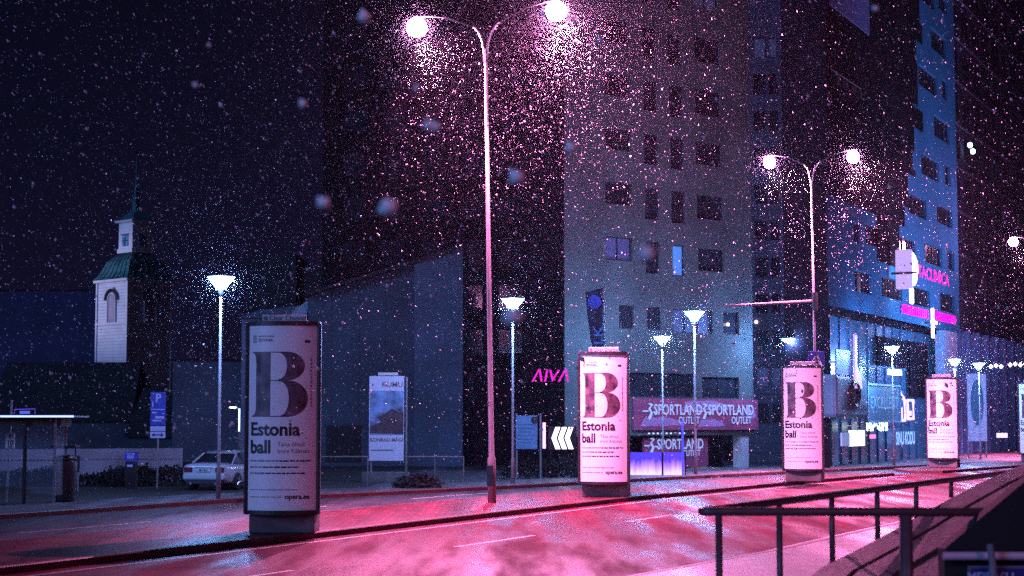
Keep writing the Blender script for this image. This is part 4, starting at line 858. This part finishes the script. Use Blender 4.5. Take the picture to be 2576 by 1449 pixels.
# ground floors: soffit, glazed fronts with mullions
GLB = mat('blue_shop_glass', (.03, .09, .16), .25, .3, .5, .1); gg = GLB.node_tree.nodes['Principled BSDF']; gg.inputs['Emission Color'].default_value = (.03, .16, .42, 1); gg.inputs['Emission Strength'].default_value = .14
MB().box(0, Wb, .5, 1.7, zlow - .25, zlow - .004).build('soffit', BLK, bb)
MB().box(0, Wb, 1.2, 1.3, 0, zlow - .25).build('shop_glazing', GLB, bb)
m = MB()
for i in range(17):
    x = .3 + i * (Wb - .6) / 16; m.box(x - .05, x + .05, 1.1, 1.195, 0, zlow - .25)
for z in (3.0, 5.6): m.box(0, Wb, 1.12, 1.19, z, z + .12)
m.build('mullions', mat('blue_mullion', (.04, .12, .22), .6), bb)
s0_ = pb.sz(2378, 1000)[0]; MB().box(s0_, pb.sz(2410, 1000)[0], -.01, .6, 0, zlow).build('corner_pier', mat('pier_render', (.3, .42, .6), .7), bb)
for xa, ya, xb, yb_ in ((2247, 848, 2318, 925), (2326, 860, 2370, 1000)):
    a = pb.rect(xa, ya, xb, yb_); MB().box(a[0], a[2], .9, 1.0, max(a[1], .3), min(a[3], zlow - .3)).build('dark_panel', BLK, bb)
# canopy block with round logo on the left of the shops
zc1 = pb.sz(2120, 945)[1]; zc0 = pb.sz(2120, 1052)[1]
fc = MB().box(-.4, pb.sz(2160, 1000)[0], -.5, .9, zc0, zc1).build('canopy_fascia', mat('teal_fascia', (.05, .15, .2), .6, .2, .6, .1), bb, .2)
a = pb.sz(2124, 993); MB().tube([(a[0] + .75 * math.sin(i * .39), -.56, a[1] + .62 * math.cos(i * .39)) for i in range(17)], .14, 6).build('round_logo', DARKM, fc)
a = pb.sz(2112, 1026); m = MB(); m.add(*textmesh('RESTORAN', .5, a[0] + 1.2, a[1], -.53, .006, wid=1.9)); m.build('lettering', DARKM, fc)
# framed shop sign
a = pb.rect(2168, 966, 2252, 1064); t = MB().box(a[0], a[2], -.3, -.15, a[1], a[3]).build('framed_sign', mat('teal_sign', (.05, .2, .28), .6, .2, .8, 0), bb)
TE = mat('teal_edge', (.2, .5, .62), .5); f = MB(); f.box(a[0], a[2], -.36, -.302, a[3] - .1, a[3]); f.box(a[0], a[2], -.36, -.302, a[1], a[1] + .1); f.box(a[0], a[0] + .12, -.355, -.303, a[1] + .1, a[3] - .1); f.box(a[2] - .12, a[2], -.355, -.303, a[1] + .1, a[3] - .1); f.build('frame', TE, t)
m = MB(); vs, fs = textmesh('EXCELLENT', .95, 0, 0, -.32, .004); mx = max(v[0] for v in vs); L_ = (a[2] - a[0]) * .42
m.add([((a[0] + a[2]) / 2 + v[0] / mx * L_, v[1], (a[1] + a[3]) / 2 + v[2]) for v in vs], fs); m.build('lettering', emi('sign_letter', (.2, .5, .85), .45), t)
# neon chapel sign
a = pb.rect(2283, 985, 2310, 1058); NE = emi('neon_white_violet', (.6, .35, 1), 2.6)
t = empty('neon_window_sign', (0, 0, 0), 'white violet neon chapel outline glowing in the shop window beside the fourth column', 'neon sign', M=pb.mat())
zl, zh = a[1], a[3]; sl, sr_ = a[0] + .1, a[2] - .1
MB().tube([(sl, .8, zl), (sl, .8, zl + (zh - zl) * .7), ((sl + sr_) / 2, .8, zh), (sr_, .8, zl + (zh - zl) * .7), (sr_, .8, zl), (sl, .8, zl)], .085, 6).build('outline', NE, t)
MB().box(sl + .5, sr_ - .4, .84, .9, zl + .1, zl + (zh - zl) * .45).build('inner_panel', NE, t)
sw = pb.sz(2316, 1020)[0]; MB().tube([(sw, .8, zl + .1), (sw, .8, zl + (zh - zl) * .72), (sw + 1.5, .8, zl + (zh - zl) * .72), (sw + 1.5, .8, zl + .1), (sw, .8, zl + .1)], .085, 6).build('outline', NE, t)
MB().box(sw + .3, sw + 1.2, .84, .9, zl + .3, zl + (zh - zl) * .34).build('inner_panel', NE, t)
# other shop lights
def lit(name, x0, y0, x1, y1, mt, label, cat, y=.7, dp=.08):
    a = pb.rect(x0, y0, x1, y1); o = MB().box(0, a[2] - a[0], 0, dp, 0, a[3] - a[1]).build(name, mt); o.matrix_world = pb.mat() @ Matrix.Translation((a[0], y, a[1])); return tag(o, label, cat)
lit('light_box', 2108, 1082, 2138, 1122, emi('box_white', (.7, .85, 1), 1.6), 'glaring white square light box low in the shop front', 'light box', -.8, .25)
lit('poster_grid', 2084, 1088, 2104, 1122, emi('pale_grid', (.2, .4, .7), .45), 'pale blue panel grid left of the glaring white light box', 'window display', -.7)
lit('pink_light', 2182, 1093, 2194, 1103, emi('pink_small', (1, .15, .4), 2), 'tiny pink glowing sign in the dark shop window', 'sign', -.2)
lit('white_lamp', 2206, 930, 2229, 944, emi('white_small', (.8, .85, 1), 8), 'short bright white lamp box over the framed sign', 'lamp', -.9, .3)
a = pb.rect(2280, 1094, 2326, 1114); m = MB(); vs, fs = textmesh('SINU KODU', 1.1, 0, 0, 0, .02); mx = max(v[0] for v in vs)
o = m.add([(v[0] / mx * (a[2] - a[0]) / 2, v[1], v[2]) for v in vs], fs).build('lettered_sign', emi('letter_pale', (.35, .6, 1), 1.0)); o.matrix_world = pb.mat() @ Matrix.Translation(((a[0] + a[2]) / 2, .6, (a[1] + a[3]) / 2)); tag(o, 'pale glowing word sign low in the window under the neon chapel', 'sign')
ms = MB(); rn = random.Random(5); cord = [(2194 + 52 * rn.random(), 1064 + rn.random() ** 1.5 * 20) for i in range(44)]; cord.sort(); cord = [(x, y, pb.sz(x, y)) for x, y in cord]
ms.tube([(a[0], .3, a[1]) for x, y, a in cord], .012, 4)
for x, y, a in cord:
    ms.lathe([(.01, -.045), (.045, 0), (.01, .045)], 6, Matrix.Translation((a[0], .3, a[1])))
o = ms.build('string_lights', emi('fairy_lights', (.75, .95, 1), 4)); o.matrix_world = pb.mat(); tag(o, 'cluster of white string lights hanging under the framed shop sign', 'string lights')
# flame shaped white sign
a = pb.sz(2126, 905); m = MB(); pts = [(-.12, 1.3), (.15, 1.3), (.1, .5), (.1, -.3), (.55, -.8), (.7, -1.5), (-.2, -1.5), (-.1, -.3)]
solid(m, [(x * 1.7, z) for x, z in reversed(pts)], 0, .1); o = m.build('flame_sign', emi('flame_lilac', (.55, .4, .95), 1.1)); o.matrix_world = pb.mat() @ Matrix.Translation((a[0], -.6, a[1])); tag(o, 'lilac flame shaped sign above the teal canopy behind the third column', 'sign')
lit('blue_panel', 2082, 880, 2125, 945, emi('blue_panel_glow', (.03, .09, .42), .6), 'deep blue glowing panel above the teal canopy', 'light panel', -.45)

# ------------------------------------------------------------------ far right: glass block with banners, dark receding block
pf = Plane(pb.o + pb.d * (Wb + .6) + pb.n * -1.5, AB); pf_s = 0
fb = empty('curtain_wall_block', (0, 0, 0), 'dark receding block with thin horizontal bands at the right edge of the street', 'building', M=pf.mat())
wz = []
for j in range(10):
    for i in range(14): wz.append((1 + i * 4.2, 12 + j * 3.2 + .001 * i, 4.2 + i * 4.2, 14 + j * 3.2 + .001 * i))
facade(fb, 62, 46, wz, mat('dark_band_wall', (.022, .032, .07), .7, .3, .3, .2), GLASS, DARKM, .2, z0=9, back=14)
m = MB()
for j in range(11): m.box(0, 62, -.12, -.02, 11.2 + j * 3.2, 11.32 + j * 3.2)
m.build('ledges', mat('ledge_metal', (.13, .16, .24), .5), fb)
MB().box(0, 62, .4, 1.0, 0, 9).build('ground_floor_glazing', GLB, fb)
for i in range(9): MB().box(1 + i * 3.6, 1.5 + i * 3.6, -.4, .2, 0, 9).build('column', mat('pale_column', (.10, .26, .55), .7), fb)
a = pf.sz(2422, 372)
MB().tube([(a[0] - .6, -.02, a[1] + .7), (a[0] - .6, -.6, a[1] + .6)], .05, 6).build('lamp_bracket', DARKM, fb)
for dx in (-.35, .7): MB().lathe([(.04, -.2), (.17, -.1), (.17, .12), (.06, .2)], 10, Matrix.Translation((a[0] + dx, -.6, a[1] - dx * .3))).build('flood_lamp', emi('flood_glow', (.45, .75, 1), 6), fb)
# pale banner with oval
D = 112; a0 = P(2436, 1110, D); a1 = P(2480, 940, D)
bn = empty('tall_banner', a0, 'tall pale banner with a large dark oval right of the fourth column', 'banner', M=Matrix.Translation((a0.x, D, 0)))
W_ = a1.x - a0.x; PB = mat('pale_banner', (.45, .55, .72), .6, .1, 1, 0)
bp = MB().box(0, W_, 0, .1, a0.z, a1.z).build('cloth', PB, bn)
MB().lathe([(.42, -.02), (.42, .0)], 24, Matrix.Translation((W_ / 2, -.03, (a0.z + a1.z) / 2 + .3)) @ Matrix.Rotation(math.pi / 2, 4, 'X'), 1, 3.6).build('oval_print', mat('oval_teal', (.05, .16, .26), .6), bp)
for x in (.03, W_ - .03): MB().tube([(x, .13, 0), (x, .13, a1.z)], .05, 8).build('post', GALV, bn)
for x, y, n_, lab in ((2512, 922, 3, 'three small white lights in a row on the distant facade'), (2560, 918, 4, 'slanting row of small white lights at the far right edge')):
    m = MB()
    for i in range(n_): m.lathe([(.01, -.14), (.14, 0), (.01, .14)], 8, Matrix.Translation((i * .34 - .5, 0, .06 * (i % 2))))
    o = m.build('light_row', emi('row_glow', (.8, .85, 1), 5)); o.location = P(x, y, 113.5); tag(o, lab, 'lights')
m = MB(); m.add([(0, 0, 0), (.5, 0, .1), (.95, 0, 0), (1.0, 0, .55), (.6, 0, .35), (.1, 0, .5)], [tuple(range(6))]).build('x', MAG) if False else None
o = MB().box(0, .7, 0, .1, 0, .3).build('light_box', emi('pinkish_box', (.8, .6, 1), 1.4)); o.location = P(2508, 1101, 113); tag(o, 'small pinkish white light box low on the far right facade', 'light box')

# ------------------------------------------------------------------ foreground rail, parapet, slab (near right)
RB = mat('painted_rail', (.11, .06, .07), .45, .2, 8, .1, metal=.2)
def onz(x, y, z): return G(x, y, z)
RZ = 1.92
pA = onz(1762, 1287, RZ); pB = onz(2480, 1196, RZ); pB2 = pA + (pB - pA) * 1.6; pC = onz(2700, 1289, RZ)
rl = empty('handrail', pA, 'near bent pipe handrail at the stair mouth in the right foreground', 'railing', M=Matrix.Translation(pA))
R_ = .032
d1 = (pB2 - pA).normalized(); d2 = (pC - pA).normalized(); corner = []
cs_ = pA - d1 * 0
for i in range(9):                          # rounded return bend
    a_ = i / 8; p_ = (1 - a_) ** 2 * (d2 * .22) + 2 * a_ * (1 - a_) * (-(d1 + d2) * .10) + a_ ** 2 * (d1 * .32); corner.append(p_)
MB().tube([pC - pA, d2 * .5] + corner + [d1 * .6, pB2 - pA], R_, 12).build('rail', RB, rl, smooth=True)
def zslab(p):                               # sloped coping height along the street direction
    t_ = (p - pA).dot(Vector((U.x, U.y, 0))); return 1.02 + .105 * t_
for x in (1960, 2092, 2206, 2304, 2392):
    yr = 1287 - (x - 1762) * (1287 - 1196) / (2480 - 1762); p_ = onz(x, yr, RZ)
    pts = [(p_ - pA) + Vector((0, 0, -.02)), (p_ - pA) + Vector((0, 0, -1.3 if x < 2000 else zslab(p_) - RZ - .08))]
    MB().tube(pts, .026, 10).build('post', RB, rl, smooth=True)
for x, r_ in ((1808, .026), (2278, .05)):
    p_ = onz(x, 1288, RZ); MB().tube([(p_ - pA) + Vector((0, 0, -.02)), (p_ - pA) + Vector((0, 0, -1.7))], r_, 10).build('post', RB, rl, smooth=True)
# coping wall, sloping up away from the camera
CP = wet('wet_concrete', (.17, .14, .15), .35, .6, 2.5, .4)
def cpt(x, y, D): return P(x, y, D)
q1 = [P(2050, 1475, 13.4), P(2097, 1432, 14.3), P(2206, 1376, 15.3), P(2304, 1322, 16.4), P(2394, 1269, 17.5), P(2500, 1212, 19.2), P(2640, 1150, 22)]
def strip(name, L, off0, off1, th, m, dz=0.):
    mb = MB(); vs = []
    for p in L: vs += [(p.x + N.x * off0, p.y + N.y * off0, p.z + dz), (p.x + N.x * off1, p.y + N.y * off1, p.z + dz), (p.x + N.x * off1, p.y + N.y * off1, p.z + dz - th), (p.x + N.x * off0, p.y + N.y * off0, p.z + dz - th)]
    n_ = len(L); mb.add(vs, [(i * 4 + k, (i + 1) * 4 + k, (i + 1) * 4 + (k + 1) % 4, i * 4 + (k + 1) % 4) for i in range(n_ - 1) for k in range(4)] + [(0, 1, 2, 3), (4 * n_ - 1, 4 * n_ - 2, 4 * n_ - 3, 4 * n_ - 4)])
    return mb.build(name, m, sw_)
sw_ = empty('stair_parapet', (0, 0, 0), 'sloping wet concrete stair parapet with grooved coping in the right foreground', 'parapet')
strip('outer_coping', q1, -.12, .16, 1.6, CP)
strip('groove', q1, .16, .20, 1.0, DARKM, -.05)
strip('inner_coping', q1, .20, .5, 1.3, CP, -.01)
strip('groove', q1, .5, .53, 1.0, DARKM, -.06)
strip('sloping_slab', q1, .53, 2.6, .12, CP, -.04)
hr = strip('glint_strip', q1[:3], -.17, -.122, .05, mat('glint_white', (.75, .7, .72), .4), -.06)  # pale strip imitates a glint along the coping edge
# dark stairwell mouth with a lower lit rail and sign
D = 12.2; k = D / FPX
sg = empty('stairwell_sign', P(2485, 1449, D), 'blue lettered sign under a lilac rail beside the dark stairwell, bottom right corner', 'sign', M=Matrix.Translation(P(2485, 1449, D)))
X_ = lambda x: (x - 2485) * k; z_ = lambda y: -(y - 1449) * k
def wedge(pts, y0, y1, name, m): return solid(MB(), [(X_(x), z_(y)) for x, y in reversed(pts)], y0, y1).build(name, m, sg)
wedge([(2388, 1386), (2576, 1232), (2720, 1115), (2720, 1520), (2388, 1520)], .12, .3, 'dark_opening', mat('stair_black', (.008, .007, .009), .9))  # solid black wedge stands in for the stairwell's darkness
MB().tube([(X_(2380), .05, z_(1401)), (X_(2700), .05, z_(1401))], .030, 12).build('lilac_rail', mat('light_rail', (.55, .42, .5), .4, .1, 5, 0), sg)
MB().tube([(X_(2484), -.08, z_(1368)), (X_(2486), -.08, z_(1385)), (X_(2490), -.08, z_(1420)), (X_(2494), -.08, z_(1520))], .025, 12).build('post', GALV, sg)
pnl = MB().box(X_(2436), X_(2700), .0, .02, z_(1540), z_(1424)).build('sign_panel', mat('sign_frame', (.12, .13, .18), .5), sg)
pn2 = MB().box(X_(2443), X_(2484), -.006, -.001, z_(1540), z_(1430)).build('blue_field', mat('sign_indigo', (.02, .02, .16), .4), pnl)
MB().box(X_(2500), X_(2690), -.006, -.001, z_(1540), z_(1430)).build('blue_field', mat('sign_indigo', (.02, .02, .16), .4), pnl)
m = MB(); m.add(*textmesh('MEIE', .085, X_(2463), z_(1452), -.01, .002)); m.add(*textmesh('ASU', .085, X_(2522), z_(1452), -.01, .002)); m.build('lettering', mat('pale_blue_letters', (.4, .45, .65), .5), pnl)

# ------------------------------------------------------------------ falling snow
def snow(n, seed, dmin, dmax, size, name, pw=2.2, stretch=1.5, ylo=-.10, pts=None):
    r = np.random.RandomState(seed); n = n or 1; dmax = dmax or 1; D = (dmin ** pw + (dmax ** pw - dmin ** pw) * r.rand(n)) ** (1 / pw)
    x = (r.rand(n) - .5) * .78; y = r.rand(n) * (.40 - ylo) + ylo
    Pp = np.stack([x * D, D, CAMH + y * D], 1); Pp = Pp[(Pp[:, 2] > .15) & ((Pp[:, 2] > CAMH - .3) | (D > 58))] if pts is None else pts; n = len(Pp)
    sz = size * (.55 + r.gamma(2.2, .28, n)); D = Pp[:, 1]
    base = np.array([[1, 0, 0], [-1, 0, 0], [0, 1, 0], [0, -1, 0], [0, 0, 1], [0, 0, -1]], float); base[4:] *= stretch
    A = r.normal(size=(n, 3, 3)); 
    fall = np.array([.55, .1, -.8]) + r.normal(size=(n, 3)) * .22; fall /= np.linalg.norm(fall, axis=1)[:, None]
    a = np.cross(fall, r.normal(size=(n, 3))); a /= np.linalg.norm(a, axis=1)[:, None]; b = np.cross(fall, a)
    Rm = np.stack([a, b, fall], 1)
    V = (np.einsum('kj,njc->nkc', base, Rm) * (sz[:, None, None] * (.7 + .6 * r.rand(n, 6, 1)))) + Pp[:, None, :]
    F = np.array([[0, 2, 4], [2, 1, 4], [1, 3, 4], [3, 0, 4], [2, 0, 5], [1, 2, 5], [3, 1, 5], [0, 3, 5]])
    Fi = (F[None] + 6 * np.arange(n)[:, None, None]).reshape(-1)
    me = bpy.data.meshes.new(name); nf = 8 * n
    me.vertices.add(6 * n); me.vertices.foreach_set('co', V.reshape(-1)); me.loops.add(3 * nf); me.loops.foreach_set('vertex_index', Fi.astype(np.int32)); me.polygons.add(nf); me.polygons.foreach_set('loop_start', np.arange(0, 3 * nf, 3, dtype=np.int32))
    me.update(calc_edges=True); return me
SN = mat('snowflake', (.2, .21, .23), .9, .02, 1, 0, spec=.1); b = SN.node_tree.nodes['Principled BSDF']  # flake colour darkened to offset the strong light near lamps
b.inputs['Transmission Weight'].default_value = 0; b.inputs['Subsurface Weight'].default_value = 0
me = snow(34000, 1, 20, 92, .0125, 'falling_snow'); me.materials.append(mat('pale_snowflake', (.55, .57, .62), .9, .02, 1, 0, spec=.1)); o = bpy.data.objects.new('falling_snow', me); C.objects.link(o); tag(o, 'dense falling snowflakes drifting through the lamp light', 'snow', kind='stuff')  # flakes coloured paler than at the lamps, to show in dim light
me = snow(40, 2, 2.8, 7, .017, 'near_snow', 2.5, 1.1, ylo=.05); me.materials.append(mat('bright_snowflake', (.85, .87, .9), .9, .02, 1, 0, spec=.1)); o = bpy.data.objects.new('near_snow', me); C.objects.link(o); tag(o, 'large out of focus snowflakes close to the camera', 'snow', kind='stuff')  # near flakes coloured brighter to make up for weak light
rl_ = np.random.RandomState(9); pts = []; fine = []
for Lm, cnt in ((L1, 1900), (L2, 1000), (L3, 500)):
    for s_ in (-1, 1):
        hd = Lm.matrix_basis @ Vector((s_ * 2.3, 0, LH)) if False else Matrix.LocRotScale(Lm.location, Lm.rotation_euler, Lm.scale) @ Vector((s_ * 2.3, 0, LH))
        rr_ = 6.5 * rl_.rand(cnt) ** .62; dv = rl_.normal(size=(cnt, 3)); dv[:, 2] -= 1.1; dv /= np.linalg.norm(dv, axis=1)[:, None]
        pts.append(np.array(hd) + dv * rr_[:, None])
for Lm in (L1, L2, L3):
    for s_ in (-1, 1):
        hd = Matrix.LocRotScale(Lm.location, Lm.rotation_euler, Lm.scale) @ Vector((s_ * 2.3, 0, LH - .2)); n_ = {L1: 8000, L2: 5000}.get(Lm, 1500)
        dv = rl_.normal(size=(n_, 3)); dv /= np.linalg.norm(dv, axis=1)[:, None]; fine.append(np.array(hd) + dv * (.40 + 1.5 * rl_.rand(n_) ** 1.35)[:, None])
for o in C.objects:
    if o.name.startswith('post_lamp'):
        hd = o.location + Vector((0, 0, 6.6 * o.scale.z)); n_ = 1300; dv = rl_.normal(size=(n_, 3)); dv /= np.linalg.norm(dv, axis=1)[:, None]; fine.append(np.array(hd) + dv * (.42 + .75 * rl_.rand(n_) ** 1.5)[:, None])
me = snow(0, 5, 0, 0, .0036, 'halo_flakes', pts=np.concatenate(fine)); me.materials.append(SN); o = bpy.data.objects.new('halo_flakes', me); C.objects.link(o); tag(o, 'fine flakes added around the lamp heads to imitate lens glow', 'snow', kind='stuff')  # added shells of flakes stand in for lens halos
me = snow(0, 4, 0, 0, .0115, 'lamp_glow_snow', pts=np.concatenate(pts)); me.materials.append(SN); o = bpy.data.objects.new('lamp_glow_snow', me); C.objects.link(o); tag(o, 'clouds of extra snow added around the tall lamp heads to imitate their glow', 'snow', kind='stuff')  # extra flakes gathered at the lamps to build up their glow

# ------------------------------------------------------------------ snow-laden air
hz = bpy.data.materials.new('haze_air'); hz.use_nodes = True; n = hz.node_tree; n.nodes.remove(n.nodes['Principled BSDF']); pv = n.nodes.new('ShaderNodeVolumePrincipled')
pv.inputs['Color'].default_value = (.85, .88, 1, 1); pv.inputs['Density'].default_value = .00011; pv.inputs['Anisotropy'].default_value = .9
n.links.new(pv.outputs[0], n.nodes['Material Output'].inputs['Volume'])
o = MB().box(-85, 110, -5, 265, -1.03, 48).build('haze', hz); tag(o, 'thin snowy air filling the street', 'haze', kind='stuff')
